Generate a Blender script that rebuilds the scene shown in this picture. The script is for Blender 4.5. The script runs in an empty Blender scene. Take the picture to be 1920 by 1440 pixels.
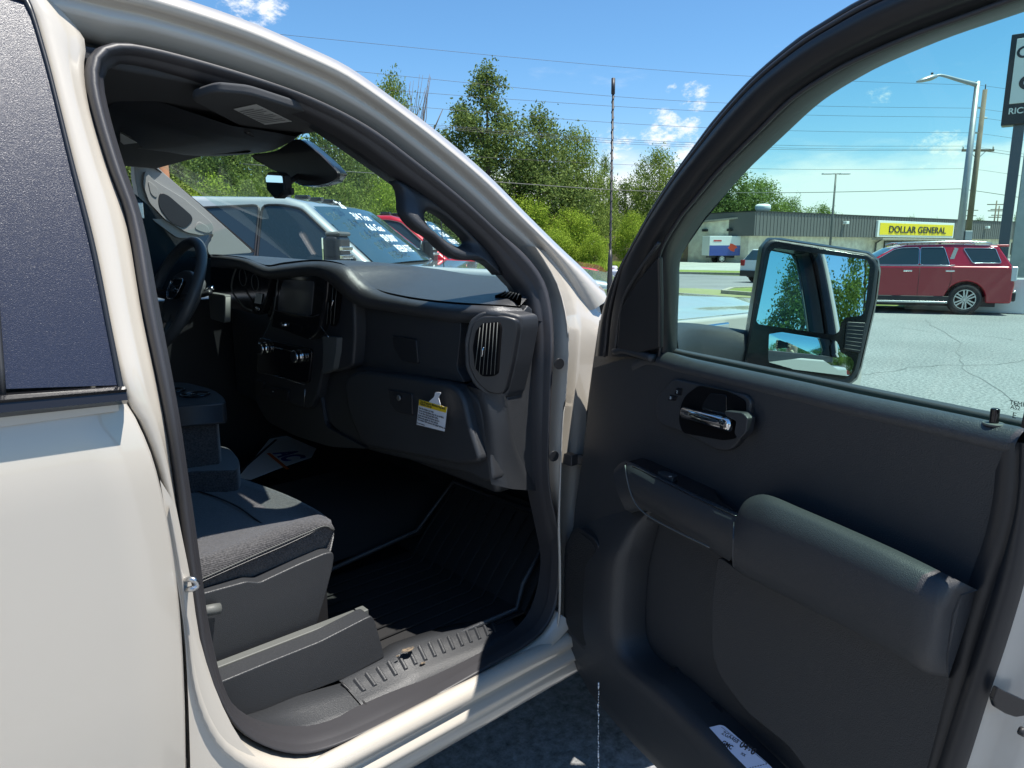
import bpy, bmesh, math, random
from mathutils import Vector, Matrix
C = bpy.context.scene
COL = C.collection
# ---------------------------------------------------------------- camera
F = 1330.0                      # focal length in pixels of a 1920 px wide frame
TH = math.atan(255 / F)         # pitch down
AZ = math.radians(47.7)         # heading from the truck's forward axis
EYE = Vector((0, 0, 1.66))
ct, st, ca, sa = math.cos(TH), math.sin(TH), math.cos(AZ), math.sin(AZ)
FW = Vector((ct * ca, ct * sa, -st)); RT = Vector((sa, -ca, 0)); UP = Vector((st * ca, st * sa, ct))
cam = bpy.data.cameras.new('camera'); camo = bpy.data.objects.new('camera', cam); COL.objects.link(camo)
camo.matrix_world = Matrix(((RT.x, UP.x, -FW.x, 0), (RT.y, UP.y, -FW.y, 0), (RT.z, UP.z, -FW.z, EYE.z), (0, 0, 0, 1)))
cam.sensor_width = 36; cam.lens = F / 1920 * 36; cam.clip_start = 0.02; cam.clip_end = 3000
C.camera = camo
# ---------------------------------------------------------------- light
SUN = Vector((0.17, -0.28, 1.0)).normalized()      # towards the sun
sl = bpy.data.lights.new('sun', 'SUN'); so = bpy.data.objects.new('sun', sl); COL.objects.link(so)
sl.energy = 5.0; sl.angle = math.radians(0.5); sl.color = (1, .955, .88)
so.rotation_euler = SUN.to_track_quat('Z', 'Y').to_euler()
W = bpy.data.worlds.new("World"); C.world = W; W.use_nodes = True
C.view_settings.view_transform = 'Standard'; C.view_settings.look = 'None'
C.view_settings.exposure = 0.8; C.view_settings.gamma = 1
C.render.resolution_x = 1024; C.render.resolution_y = 768
try:
    C.cycles.max_bounces = 10; C.cycles.transparent_max_bounces = 24
    C.cycles.glossy_bounces = 5; C.cycles.diffuse_bounces = 4
except Exception: pass
# ---------------------------------------------------------------- pixel -> place helpers
def ray(u, v):
    return FW + RT * ((u - 960) / F) - UP * ((v - 720) / F)
def onX(u, v, x): d = ray(u, v); return EYE + d * (x / d.x)
def onY(u, v, y): d = ray(u, v); return EYE + d * (y / d.y)
def onZ(u, v, z): d = ray(u, v); return EYE + d * ((z - EYE.z) / d.z)
def at(u, v, depth): return EYE + ray(u, v) * depth
def onP(u, v, p, n): d = ray(u, v); return EYE + d * ((p - EYE).dot(n) / d.dot(n))
TUM = .38
def SY(u, v, ins=0.0):           # truck body side, leaning inwards above the belt
    d = ray(u, v); t = (1.15 + ins) / d.y
    if EYE.z + d.z * t > 1.45:
        t = (1.15 + ins + TUM * (EYE.z - 1.45)) / (d.y - TUM * d.z)
    return EYE + d * t
HNG = onY(1100, 800, 1.12); HNG.z = 0
_x = -(960 - 330) / F / (ct + (255 / F) * st); _a = AZ - (math.atan(_x) + math.pi)
DD = Vector((math.cos(_a), math.sin(_a), 0)); DN = Vector((-DD.y, DD.x, 0))
if DN.dot(-HNG) < 0: DN = -DN
def D(u, v, w=0.0, tilt=True):   # open door: w metres towards the cabin side
    d = ray(u, v); a = HNG.dot(DN)
    t = (w + a) / d.dot(DN)
    if tilt and EYE.z + d.z * t > 1.47:
        t = (w + TUM * (EYE.z - 1.47) + a) / (d.dot(DN) - TUM * d.z)
    return EYE + d * t
def DL(s, w, z): return HNG + DD * s + DN * w + Vector((0, 0, z))
def PX(fn, pts, *a): return [fn(u, v, *a) for u, v in pts]
def crm(pts, n, closed=False):   # centripetal-ish resampling of a polyline to n points
    P = [Vector(p) for p in pts]; m = len(P); out = []
    segs = m if closed else m - 1; dense = []
    for i in range(segs):
        p1, p2 = P[i], P[(i + 1) % m]
        p0 = P[(i - 1) % m] if closed or i > 0 else p1 * 2 - p2
        p3 = P[(i + 2) % m] if closed or i + 2 < m else p2 * 2 - p1
        L = (p2 - p1).length
        if L < 1e-9: continue
        m1 = (p2 - p0) * (L / max((p2 - p1).length + (p1 - p0).length, 1e-9)); m2 = (p3 - p1) * (L / max((p3 - p2).length + L, 1e-9))
        for k in range(12):
            t = k / 12; t2, t3 = t * t, t * t * t
            dense.append(p1 * (2*t3 - 3*t2 + 1) + m1 * (t3 - 2*t2 + t) + p2 * (-2*t3 + 3*t2) + m2 * (t3 - t2))
    dense.append(P[0] if closed else P[-1])
    acc = [0]
    for a, b in zip(dense, dense[1:]): acc.append(acc[-1] + (b - a).length)
    tot = acc[-1]; j = 0
    cnt = n if closed else n - 1
    for k in range(n):
        s = tot * k / cnt
        while j < len(acc) - 2 and acc[j + 1] < s: j += 1
        f = (s - acc[j]) / max(acc[j + 1] - acc[j], 1e-9)
        out.append(dense[j].lerp(dense[j + 1], min(max(f, 0), 1)))
    return out
def rnd2(pts, r, seg=5):         # round the corners of a pixel polygon
    out = []; n = len(pts)
    for i in range(n):
        p = Vector(pts[i]).to_2d() if len(pts[i]) == 2 else Vector(pts[i])
        a = Vector(pts[i - 1]); b = Vector(pts[(i + 1) % n])
        da, db = (a - p), (b - p); ra = min(r, da.length * .48); rb = min(r, db.length * .48)
        pa = p + da.normalized() * ra; pb = p + db.normalized() * rb
        for k in range(seg + 1):
            t = k / seg
            out.append(pa * (1-t)**2 + p * 2*t*(1-t) + pb * t*t)
    return out
# ---------------------------------------------------------------- object helpers
def root(name, label, cat, loc=(0, 0, 0), rz=0, group=None, kind=None):
    o = bpy.data.objects.new(name, None); COL.objects.link(o); o.empty_display_size = .2
    o.location = loc; o.rotation_euler = (0, 0, rz); o['label'] = label; o['category'] = cat
    if group: o['group'] = group
    if kind: o['kind'] = kind
    return o
def tag(o, label=None, cat=None, group=None, kind=None):
    if label: o['label'] = label
    if cat: o['category'] = cat
    if group: o['group'] = group
    if kind: o['kind'] = kind
    return o
def topof(p):
    while p.parent: p = p.parent
    return p
LOCAL = [False]                  # True while a thing is written in its own coordinates
def obj(name, verts, faces, mat, parent=None, smooth=True, bev=0, seg=3, solid=0, sub=0, soff=-1, ang=35):
    me = bpy.data.meshes.new(name)
    off = Vector((0, 0, 0))
    if parent is not None and not LOCAL[0]: off = Vector(topof(parent).location)
    me.from_pydata([tuple(Vector(v) - off) for v in verts], [], faces); me.validate(); me.update()
    for p in me.polygons: p.use_smooth = smooth
    o = bpy.data.objects.new(name, me); COL.objects.link(o)
    if isinstance(mat, (list, tuple)):
        for m in mat: me.materials.append(m)
    elif mat: me.materials.append(mat)
    if parent is not None: o.parent = parent
    if solid:
        m = o.modifiers.new('t', 'SOLIDIFY'); m.thickness = solid; m.offset = soff
    if bev:
        m = o.modifiers.new('b', 'BEVEL'); m.width = bev; m.segments = seg; m.limit_method = 'ANGLE'
        m.angle_limit = math.radians(ang); m.harden_normals = True
    if sub:
        m = o.modifiers.new('s', 'SUBSURF'); m.levels = sub; m.render_levels = sub
    return o
def loft(name, curves, mat, parent=None, n=40, cu=False, cv=False, lin=False, **k):
    R = [(crm(c, n, cu) if not lin else c) for c in curves]; n = len(R[0])
    V = [p for r in R for p in r]; Fc = []; m = len(R)
    for i in range(m if cv else m - 1):
        for j in range(n if cu else n - 1):
            a = i * n + j; b = i * n + (j + 1) % n; c = ((i + 1) % m) * n + (j + 1) % n; d = ((i + 1) % m) * n + j
            Fc.append((a, b, c, d))
    return obj(name, V, Fc, mat, parent, **k)
def prism(name, pts, vec, mat, parent=None, **k):     # planar outline swept along vec, capped
    n = len(pts); P = [Vector(p) for p in pts]; vec = Vector(vec)
    V = P + [p + vec for p in P]
    nor = Vector((0, 0, 0))
    for i in range(n): nor += P[i].cross(P[(i + 1) % n])
    Fc = [tuple(range(n)), tuple(reversed(range(n, 2 * n)))] + [((i + 1) % n, i, i + n, (i + 1) % n + n) for i in range(n)]
    if nor.dot(vec) > 0: Fc = [tuple(reversed(f)) for f in Fc]
    return obj(name, V, Fc, mat, parent, **k)
def tubed(path, r, seg=8, closed=False, n=None):
    P = crm(path, n, closed) if n else [Vector(p) for p in path]
    V = []; Fc = []; m = len(P); up = None
    for i, p in enumerate(P):
        a = P[i - 1] if (i or closed) else p; b = P[(i + 1) % m] if (i < m - 1 or closed) else p
        t = (b - a).normalized()
        if up is None: up = t.orthogonal().normalized()
        up = (up - t * up.dot(t)).normalized(); q = t.cross(up)
        rr = r[0] + (r[1] - r[0]) * i / max(m - 1, 1) if isinstance(r, tuple) else r
        for k in range(seg):
            g = 2 * math.pi * k / seg; V.append(p + up * math.cos(g) * rr + q * math.sin(g) * rr)
    for i in range(m if closed else m - 1):
        for k in range(seg):
            a = i * seg + k; b = i * seg + (k + 1) % seg; j = (i + 1) % m
            Fc.append((a, b, j * seg + (k + 1) % seg, j * seg + k))
    if not closed:
        Fc.append(tuple(reversed(range(seg)))); Fc.append(tuple((m - 1) * seg + k for k in range(seg)))
    return V, Fc
def tube(name, path, r, mat, parent=None, seg=8, closed=False, n=None, **k):
    V, Fc = tubed(path, r, seg, closed, n); return obj(name, V, Fc, mat, parent, **k)
def merge(lst):
    V = []; Fc = []
    for v, f in lst:
        o = len(V); V += [Vector(q) for q in v]; Fc += [tuple(i + o for i in g) for g in f]
    return V, Fc
def boxd(c, h, ax=None):
    c = Vector(c); ax = ax or (Vector((1,0,0)), Vector((0,1,0)), Vector((0,0,1))); V = []
    for x in (-1, 1):
        for y in (-1, 1):
            for z in (-1, 1): V.append(c + ax[0] * h[0] * x + ax[1] * h[1] * y + ax[2] * h[2] * z)
    return V, [(0,1,3,2),(4,6,7,5),(0,4,5,1),(2,3,7,6),(0,2,6,4),(1,5,7,3)]
def box(name, c, h, mat, parent=None, ax=None, **k):
    V, Fc = boxd(c, h, ax); k.setdefault('smooth', bool(k.get('bev'))); return obj(name, V, Fc, mat, parent, **k)
def disc(name, c, nrm, r, th, mat, parent=None, seg=24, **k):
    c = Vector(c); nrm = Vector(nrm).normalized(); a = nrm.orthogonal().normalized(); b = nrm.cross(a)
    return prism(name, [c + a * math.cos(2*math.pi*i/seg) * r + b * math.sin(2*math.pi*i/seg) * r for i in range(seg)], nrm * th, mat, parent, **k)
def text(name, s, org, ux, uy, size, mat, parent=None, align='LEFT', ext=.0008, shear=0, bold=0, sx=1.0):
    cu = bpy.data.curves.new(name, 'FONT'); cu.body = s; cu.size = size; cu.align_x = align; cu.extrude = ext; cu.shear = shear
    if bold: cu.offset = bold
    o = bpy.data.objects.new(name, cu); COL.objects.link(o)
    dg = bpy.context.evaluated_depsgraph_get(); dg.update()
    me = bpy.data.meshes.new_from_object(o.evaluated_get(dg)); bpy.data.objects.remove(o)
    me.name = name
    off = Vector((0,0,0)) if (parent is None or LOCAL[0]) else Vector(topof(parent).location)
    ux = Vector(ux).normalized(); uy = Vector(uy).normalized(); uz = ux.cross(uy); org = Vector(org)
    for v in me.vertices: v.co = org + ux * v.co.x * sx + uy * v.co.y + uz * v.co.z - off
    me.materials.clear(); me.materials.append(mat)
    r = bpy.data.objects.new(name, me); COL.objects.link(r)
    if parent is not None: r.parent = parent
    return r
# ---------------------------------------------------------------- materials
def mat(name, base, rough=.5, metal=0, coat=0, bump=None, noise=None, spec=None, emit=None, coord='Object'):
    m = bpy.data.materials.new(name); m.use_nodes = True; nt = m.node_tree; N = nt.nodes; L = nt.links
    b = N['Principled BSDF']; b.inputs['Base Color'].default_value = (*base, 1); b.inputs['Roughness'].default_value = rough
    b.inputs['Metallic'].default_value = metal
    if coat: b.inputs['Coat Weight'].default_value = coat; b.inputs['Coat Roughness'].default_value = .03
    if spec is not None: b.inputs['Specular IOR Level'].default_value = spec
    if emit: b.inputs['Emission Color'].default_value = (*emit[0], 1); b.inputs['Emission Strength'].default_value = emit[1]
    tc = N.new('ShaderNodeTexCoord')
    if noise:                    # (scale, colour2, lo, hi)
        n = N.new('ShaderNodeTexNoise'); n.inputs['Scale'].default_value = noise[0]; n.inputs['Detail'].default_value = 6
        L.new(tc.outputs[coord], n.inputs['Vector'])
        r = N.new('ShaderNodeValToRGB'); r.color_ramp.elements[0].position = noise[2]; r.color_ramp.elements[1].position = noise[3]
        r.color_ramp.elements[0].color = (*base, 1); r.color_ramp.elements[1].color = (*noise[1], 1)
        L.new(n.outputs['Fac'], r.inputs['Fac']); L.new(r.outputs['Color'], b.inputs['Base Color'])
    if bump:                     # (scale, strength, distance)
        n2 = N.new('ShaderNodeTexNoise' if len(bump) < 4 else 'ShaderNodeTexVoronoi'); n2.inputs['Scale'].default_value = bump[0]
        L.new(tc.outputs[coord], n2.inputs['Vector'])
        bp = N.new('ShaderNodeBump'); bp.inputs['Strength'].default_value = bump[1]; bp.inputs['Distance'].default_value = bump[2]
        L.new(n2.outputs[0], bp.inputs['Height']); L.new(bp.outputs['Normal'], b.inputs['Normal'])
    return m
M = {}
M['paint'] = mat('beige_paint', (.50, .46, .40), .28, 0, 1.0, bump=(3, .03, .02))
M['plastic'] = mat('grained_black_plastic', (.028, .030, .034), .46, bump=(520, .6, .0013), spec=.6)
M['plastic2'] = mat('smooth_black_plastic', (.018, .019, .022), .38, bump=(400, .15, .0006))
M['softpad'] = mat('soft_dash_skin', (.034, .036, .04), .38, bump=(650, .7, .0011), noise=(60, (.042, .044, .048), .3, .7), spec=.8)
M['rubber'] = mat('rubber_seal', (.035, .034, .038), .5, bump=(300, .15, .0008), spec=.6)
M['gloss'] = mat('gloss_black', (.012, .012, .014), .12)
M['greytrim'] = mat('grey_trim', (.10, .105, .10), .55, bump=(300, .3, .0008))
M['headliner'] = mat('headliner_cloth', (.05, .052, .056), .9, bump=(700, .4, .001))
M['chrome'] = mat('chrome', (.75, .76, .78), .08, 1)
M['steel'] = mat('zinc_steel', (.55, .56, .57), .3, 1)
M['carpet'] = mat('carpet', (.012, .012, .014), .95, bump=(500, .8, .003))
M['matrubber'] = mat('rubber_mat', (.010, .010, .011), .85, bump=(60, .2, .003))
M['screen'] = mat('screen_glass', (.07, .072, .08), .2)
M['white'] = mat('white_card', (.75, .76, .78), .7)
M['yellow'] = mat('yellow_print', (.75, .52, .01), .6)
M['ink'] = mat('dark_ink', (.015, .015, .02), .7)
M['blueink'] = mat('blue_ink', (.02, .05, .25), .7)
M['orange'] = mat('orange_print', (.7, .13, .02), .7)
M['paper'] = mat('blueish_paper', (.55, .62, .80), .8)
M['dirt'] = mat('dried_mud', (.20, .15, .10), .9, noise=(140, (.05, .045, .04), .4, .6))
M['label'] = mat('grey_label', (.50, .51, .50), .7)
# woven fabric
m = mat('woven_seat_fabric', (.020, .020, .023), .85, noise=(240, (.070, .068, .072), .35, .65)); M['fabric'] = m
nt = m.node_tree; b = nt.nodes['Principled BSDF']; b.inputs['Sheen Weight'].default_value = .4
tc = nt.nodes.new('ShaderNodeTexCoord'); wv = nt.nodes.new('ShaderNodeTexWave'); wv.inputs['Scale'].default_value = 90; wv.inputs['Distortion'].default_value = 1.2
wv.bands_direction = 'DIAGONAL'
bp = nt.nodes.new('ShaderNodeBump'); bp.inputs['Strength'].default_value = .5; bp.inputs['Distance'].default_value = .0015
nt.links.new(tc.outputs['Object'], wv.inputs['Vector']); nt.links.new(wv.outputs['Fac'], bp.inputs['Height']); nt.links.new(bp.outputs['Normal'], b.inputs['Normal'])
def glass(name, tint, refl=1.0, rough=0.0, dust=None):
    m = bpy.data.materials.new(name); m.use_nodes = True; nt = m.node_tree; N = nt.nodes; L = nt.links
    N.remove(N['Principled BSDF']); out = N['Material Output']
    t = N.new('ShaderNodeBsdfTransparent'); t.inputs[0].default_value = (*tint, 1)
    g = N.new('ShaderNodeBsdfGlossy'); g.inputs['Roughness'].default_value = rough; g.inputs[0].default_value = (1, 1, 1, 1)
    f = N.new('ShaderNodeFresnel'); f.inputs['IOR'].default_value = 1.45
    mu = N.new('ShaderNodeMath'); mu.operation = 'MULTIPLY'; mu.inputs[1].default_value = refl
    mx = N.new('ShaderNodeMixShader'); L.new(f.outputs[0], mu.inputs[0]); L.new(mu.outputs[0], mx.inputs[0]); L.new(t.outputs[0], mx.inputs[1]); L.new(g.outputs[0], mx.inputs[2])
    gb = N.new('ShaderNodeNewGeometry'); inv = N.new('ShaderNodeMath'); inv.operation = 'SUBTRACT'; inv.inputs[0].default_value = 1; L.new(gb.outputs['Backfacing'], inv.inputs[1])
    m3 = N.new('ShaderNodeMath'); m3.operation = 'MULTIPLY'; L.new(mu.outputs[0], m3.inputs[0]); L.new(inv.outputs[0], m3.inputs[1]); L.new(m3.outputs[0], mx.inputs[0])
    last = mx
    if dust:
        tc = N.new('ShaderNodeTexCoord'); n = N.new('ShaderNodeTexNoise'); n.inputs['Scale'].default_value = dust[1]; n.inputs['Detail'].default_value = 3
        L.new(tc.outputs['Object'], n.inputs['Vector'])
        r = N.new('ShaderNodeMapRange'); r.inputs[1].default_value = .45; r.inputs[2].default_value = .8; r.inputs[4].default_value = dust[0]
        L.new(n.outputs[0], r.inputs[0])
        d = N.new('ShaderNodeBsdfDiffuse'); d.inputs[0].default_value = (.6, .62, .62, 1)
        m2 = N.new('ShaderNodeMixShader'); L.new(r.outputs[0], m2.inputs[0]); L.new(last.outputs[0], m2.inputs[1]); L.new(d.outputs[0], m2.inputs[2]); last = m2
    L.new(last.outputs[0], out.inputs[0]); return m
M['doorglass'] = glass('tinted_door_glass', (.80, .955, .91), .30)
M['windshield'] = glass('windshield_glass', (.80, .93, .89), .5, dust=(.05, 6))
M['mirror'] = mat('mirror_silver', (.80, .90, .94), .0, 1)
M['darkglass'] = mat('privacy_glass', (.012, .015, .032), .30, 0, 0, bump=(800, .45, .0008), noise=(520, (.026, .03, .055), .45, .8), spec=.55)
M['autoglass'] = mat('dark_vehicle_glass', (.02, .035, .045), .06, 0, .5)
M['autoshield'] = mat('vehicle_windshield', (.03, .07, .09), .05, 0, .5)
def ground_mat(name, a, b, sc, bs, rough=.9, bd=.01, sc2=.35, det=10):
    m = mat(name, a, rough); nt = m.node_tree; N = nt.nodes; L = nt.links; bb = N['Principled BSDF']
    tc = N.new('ShaderNodeTexCoord'); n = N.new('ShaderNodeTexNoise'); n.inputs['Scale'].default_value = sc; n.inputs['Detail'].default_value = det; n.inputs['Roughness'].default_value = .75
    n2 = N.new('ShaderNodeTexNoise'); n2.inputs['Scale'].default_value = sc2; n2.inputs['Detail'].default_value = 5
    L.new(tc.outputs['Object'], n.inputs['Vector']); L.new(tc.outputs['Object'], n2.inputs['Vector'])
    r = N.new('ShaderNodeValToRGB'); r.color_ramp.elements[0].position = .32; r.color_ramp.elements[1].position = .68
    r.color_ramp.elements[0].color = (*a, 1); r.color_ramp.elements[1].color = (*b, 1)
    mx = N.new('ShaderNodeMix'); mx.data_type = 'RGBA'; mx.blend_type = 'MULTIPLY'; mx.inputs[0].default_value = .5
    r2 = N.new('ShaderNodeValToRGB'); r2.color_ramp.elements[0].position = .35; r2.color_ramp.elements[0].color = (.6, .6, .6, 1); r2.color_ramp.elements[1].position = .65
    L.new(n.outputs[0], r.inputs[0]); L.new(n2.outputs[0], r2.inputs[0]); L.new(r.outputs[0], mx.inputs[6]); L.new(r2.outputs[0], mx.inputs[7]); L.new(mx.outputs[2], bb.inputs['Base Color'])
    bp = N.new('ShaderNodeBump'); bp.inputs['Strength'].default_value = bs; bp.inputs['Distance'].default_value = bd
    L.new(n.outputs[0], bp.inputs['Height']); L.new(bp.outputs[0], bb.inputs['Normal']); return m
M['asphalt'] = ground_mat('parking_lot_asphalt', (.06, .064, .066), (.42, .425, .43), 26, .8, bd=.015, det=14)
M['lot'] = ground_mat('pale_lot_paving', (.34, .33, .30), (.46, .45, .41), 4, .2)
M['road'] = ground_mat('road_asphalt', (.20, .195, .20), (.27, .26, .265), 6, .2)
M['grass'] = ground_mat('mown_grass', (.12, .17, .03), (.26, .30, .07), 5, .8, bd=.05)
M['earth'] = ground_mat('field_ground', (.10, .13, .04), (.20, .20, .08), 1.2, .5)
M['dryverge'] = ground_mat('dry_verge', (.30, .27, .16), (.24, .28, .10), 3, .5)
M['kerb'] = mat('kerb_concrete', (.42, .38, .32), .9, noise=(8, (.3, .27, .22), .3, .7))
M['wall'] = mat('cream_block_wall', (.80, .75, .60), .85, noise=(1.5, (.54, .49, .39), .3, .7))
M['fascia'] = mat('grey_metal_fascia', (.13, .125, .12), .6)
M['black'] = mat('black_metal', (.02, .02, .022), .5)
M['galv'] = mat('galvanised_steel', (.42, .44, .45), .45, .6, noise=(3, (.34, .36, .37), .3, .7))
M['wood'] = mat('weathered_pole_wood', (.24, .19, .14), .9, noise=(2, (.17, .13, .10), .3, .7))
M['bark'] = mat('bark', (.14, .11, .085), .95, noise=(6, (.08, .065, .05), .3, .7), bump=(12, .8, .05))
M['red'] = mat('red_vehicle_paint', (.50, .008, .02), .3, .2, 1)
M['maroon'] = mat('dark_red_vehicle_paint', (.36, .006, .022), .25, .1, 1)
M['silver'] = mat('pale_silver_paint', (.40, .455, .455), .35, .2, 1)
M['vwhite'] = mat('white_vehicle_paint', (.75, .76, .76), .35, 0, 1)
M['blue'] = mat('blue_vehicle_paint', (.03, .06, .30), .35, 0, .6)
M['tyre'] = mat('tyre_rubber', (.02, .02, .021), .8)
M['rim'] = mat('alloy_rim', (.6, .61, .62), .25, .9)
M['lamp'] = mat('clear_lamp_lens', (.6, .62, .65), .15, .3)
M['redlamp'] = mat('red_lamp_lens', (.35, .02, .02), .2)
M['signwhite'] = mat('sign_face_white', (.72, .74, .72), .5)
M['signblack'] = mat('sign_black', (.02, .022, .028), .4)
M['signyellow'] = mat('sign_yellow', (.85, .62, .01), .5)
M['brown'] = mat('brown_shingle', (.22, .13, .09), .9, noise=(8, (.15, .09, .06), .3, .7))
M['skin'] = mat('skin', (.55, .33, .24), .55)
M['shirt'] = mat('maroon_shirt', (.25, .02, .04), .9)
M['hair'] = mat('dark_hair', (.05, .03, .02), .8)
M['trousers'] = mat('grey_trousers', (.06, .06, .07), .9)
M['marker'] = mat('white_window_marker', (.85, .86, .86), .8)
def leafmat(name, a, b, c):
    m = bpy.data.materials.new(name); m.use_nodes = True; nt = m.node_tree; N = nt.nodes; L = nt.links
    N.remove(N['Principled BSDF']); out = N['Material Output']
    g = N.new('ShaderNodeNewGeometry'); r = N.new('ShaderNodeValToRGB')
    r.color_ramp.elements[0].color = (*a, 1); r.color_ramp.elements[1].color = (*c, 1); e = r.color_ramp.elements.new(.5); e.color = (*b, 1)
    L.new(g.outputs['Random Per Island'], r.inputs[0])
    d = N.new('ShaderNodeBsdfDiffuse'); t = N.new('ShaderNodeBsdfTranslucent'); mx = N.new('ShaderNodeMixShader'); mx.inputs[0].default_value = .35
    L.new(r.outputs[0], d.inputs[0]); L.new(r.outputs[0], t.inputs[0]); L.new(d.outputs[0], mx.inputs[1]); L.new(t.outputs[0], mx.inputs[2])
    L.new(mx.outputs[0], out.inputs[0]); return m
M['leaf_mid'] = leafmat('mid_green_leaves', (.10, .155, .035), (.18, .25, .055), (.30, .38, .10))
M['leaf_dark'] = leafmat('deep_green_leaves', (.07, .11, .035), (.13, .19, .055), (.23, .30, .09))
M['leaf_lime'] = leafmat('bright_green_leaves', (.16, .25, .03), (.26, .37, .045), (.38, .48, .08))
# sky: Nishita with procedural clouds mixed in
nt = W.node_tree; N = nt.nodes; L = nt.links; bg = N['Background']; wout = N['World Output']
sky = N.new('ShaderNodeTexSky'); sky.sky_type = 'NISHITA'; sky.sun_disc = False
sky.sun_elevation = math.asin(SUN.z); sky.sun_rotation = math.atan2(SUN.x, SUN.y)
sky.air_density = 1.0; sky.dust_density = 0.0; sky.ozone_density = 3.5
bg.inputs[1].default_value = .09
tc = N.new('ShaderNodeTexCoord'); sep = N.new('ShaderNodeSeparateXYZ'); L.new(tc.outputs['Generated'], sep.inputs[0])
def math_(op, a, b=None, c=None):
    n = N.new('ShaderNodeMath'); n.operation = op
    for i, q in enumerate((a, b, c)):
        if q is None: continue
        if isinstance(q, (int, float)): n.inputs[i].default_value = q
        else: L.new(q, n.inputs[i])
    return n.outputs[0]
zc = math_('MAXIMUM', sep.outputs[2], .02)
zz = math_('ADD', zc, .10)
mp = N.new('ShaderNodeCombineXYZ'); L.new(math_('DIVIDE', sep.outputs[0], zz), mp.inputs[0]); L.new(math_('DIVIDE', sep.outputs[1], zz), mp.inputs[1])
def noise_(scale, det, off, rough=.6):
    m_ = N.new('ShaderNodeMapping'); m_.inputs['Location'].default_value = off; L.new(mp.outputs[0], m_.inputs[0])
    n = N.new('ShaderNodeTexNoise'); n.inputs['Scale'].default_value = scale; n.inputs['Detail'].default_value = det; n.inputs['Roughness'].default_value = rough
    L.new(m_.outputs[0], n.inputs['Vector']); return n.outputs[0]
def mr(x, a, b, c=0., d=1.):
    n = N.new('ShaderNodeMapRange'); n.interpolation_type = 'SMOOTHSTEP'; L.new(x, n.inputs[0])
    for i, q in enumerate((a, b, c, d)): n.inputs[i + 1].default_value = q
    return n.outputs[0]
def toward(u, v): return ray(u, v).normalized()
def patch(u, v, rad, soft):      # a region of the sky round one direction
    dp = N.new('ShaderNodeVectorMath'); dp.operation = 'DOT_PRODUCT'; L.new(tc.outputs['Generated'], dp.inputs[0]); dp.inputs[1].default_value = toward(u, v)
    return mr(dp.outputs['Value'], math.cos(rad * soft), math.cos(rad * .25))
sn = N.new('ShaderNodeTexNoise'); sn.inputs['Scale'].default_value = 34; sn.inputs['Detail'].default_value = 8; sn.inputs['Roughness'].default_value = .68
sm = N.new('ShaderNodeMapping'); sm.inputs['Scale'].default_value = (1, 1, 1.8); L.new(tc.outputs['Generated'], sm.inputs[0]); L.new(sm.outputs[0], sn.inputs['Vector'])
sb = N.new('ShaderNodeTexNoise'); sb.inputs['Scale'].default_value = 7; sb.inputs['Detail'].default_value = 6; sb.inputs['Roughness'].default_value = .6
sm2 = N.new('ShaderNodeMapping'); sm2.inputs['Scale'].default_value = (1, 1, 3.5); L.new(tc.outputs['Generated'], sm2.inputs[0]); L.new(sm2.outputs[0], sb.inputs['Vector'])
puff = mr(sn.outputs[0], .40, .56)
acc = None
for (u, v, r_) in [(1302, 180, .030), (1259, 166, .012), (1648, 178, .022), (1150, 275, .04), (1272, 272, .055), (1240, 243, .035), (470, 0, .06), (1770, 300, .05)]:
    q = patch(u, v, r_, 1.0)
    acc = q if acc is None else math_('MAXIMUM', acc, q)
small = math_('MULTIPLY', mr(acc, .10, .75), math_('ADD', math_('MULTIPLY', puff, .75), .25))
small = mr(math_('ADD', math_('MULTIPLY', acc, .9), math_('MULTIPLY', math_('SUBTRACT', sn.outputs[0], .5), 3.6)), .5, 1.45)
small = math_('MULTIPLY', small, mr(acc, .02, .35))
# low bank near the horizon, strongest to the right
side = N.new('ShaderNodeVectorMath'); side.operation = 'DOT_PRODUCT'; L.new(tc.outputs['Generated'], side.inputs[0]); side.inputs[1].default_value = toward(1750, 400)
bank = math_('MULTIPLY', mr(sep.outputs[2], .165, .03), mr(side.outputs['Value'], .45, .96, .35, 1.0))
bank = mr(math_('ADD', bank, math_('MULTIPLY', math_('SUBTRACT', sb.outputs[0], .5), 1.3)), .12, .72, 0, .9)
cl = math_('MINIMUM', math_('MAXIMUM', small, bank), 1.0)
mixc = N.new('ShaderNodeMix'); mixc.data_type = 'RGBA'; L.new(cl, mixc.inputs[0])
sc_ = N.new('ShaderNodeMix'); sc_.data_type = 'RGBA'; sc_.blend_type = 'MULTIPLY'; L.new(mr(sep.outputs[2], .02, .26, .35, 1.0), sc_.inputs[0]); L.new(sky.outputs[0], sc_.inputs[6]); sc_.inputs[7].default_value = (.69, .99, 1.13, 1)
L.new(sc_.outputs[2], mixc.inputs[6]); mixc.inputs[7].default_value = (7.2, 7.4, 7.6, 1)
L.new(mixc.outputs[2], bg.inputs[0])

M['lit_trim'] = mat('painted_skylit_pillar_trim', (.27, .28, .27), .6, bump=(300, .3, .0008))  # grey trim with skylight through the windshield put into its lighter colour

M['armpad'] = mat('armrest_vinyl', (.030, .032, .036), .5, bump=(650, .6, .0011), spec=.55)
M['rimleather'] = mat('wheel_leather', (.075, .077, .08), .45, bump=(700, .4, .0008), spec=.6)
M['postgrey'] = mat('blue_grey_post', (.07, .09, .12), .4)

M['recess_shade'] = mat('painted_recess_shade', (.004, .004, .005), .95, spec=.1)  # near-black colour painted for the shade inside vents and handle recess
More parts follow.
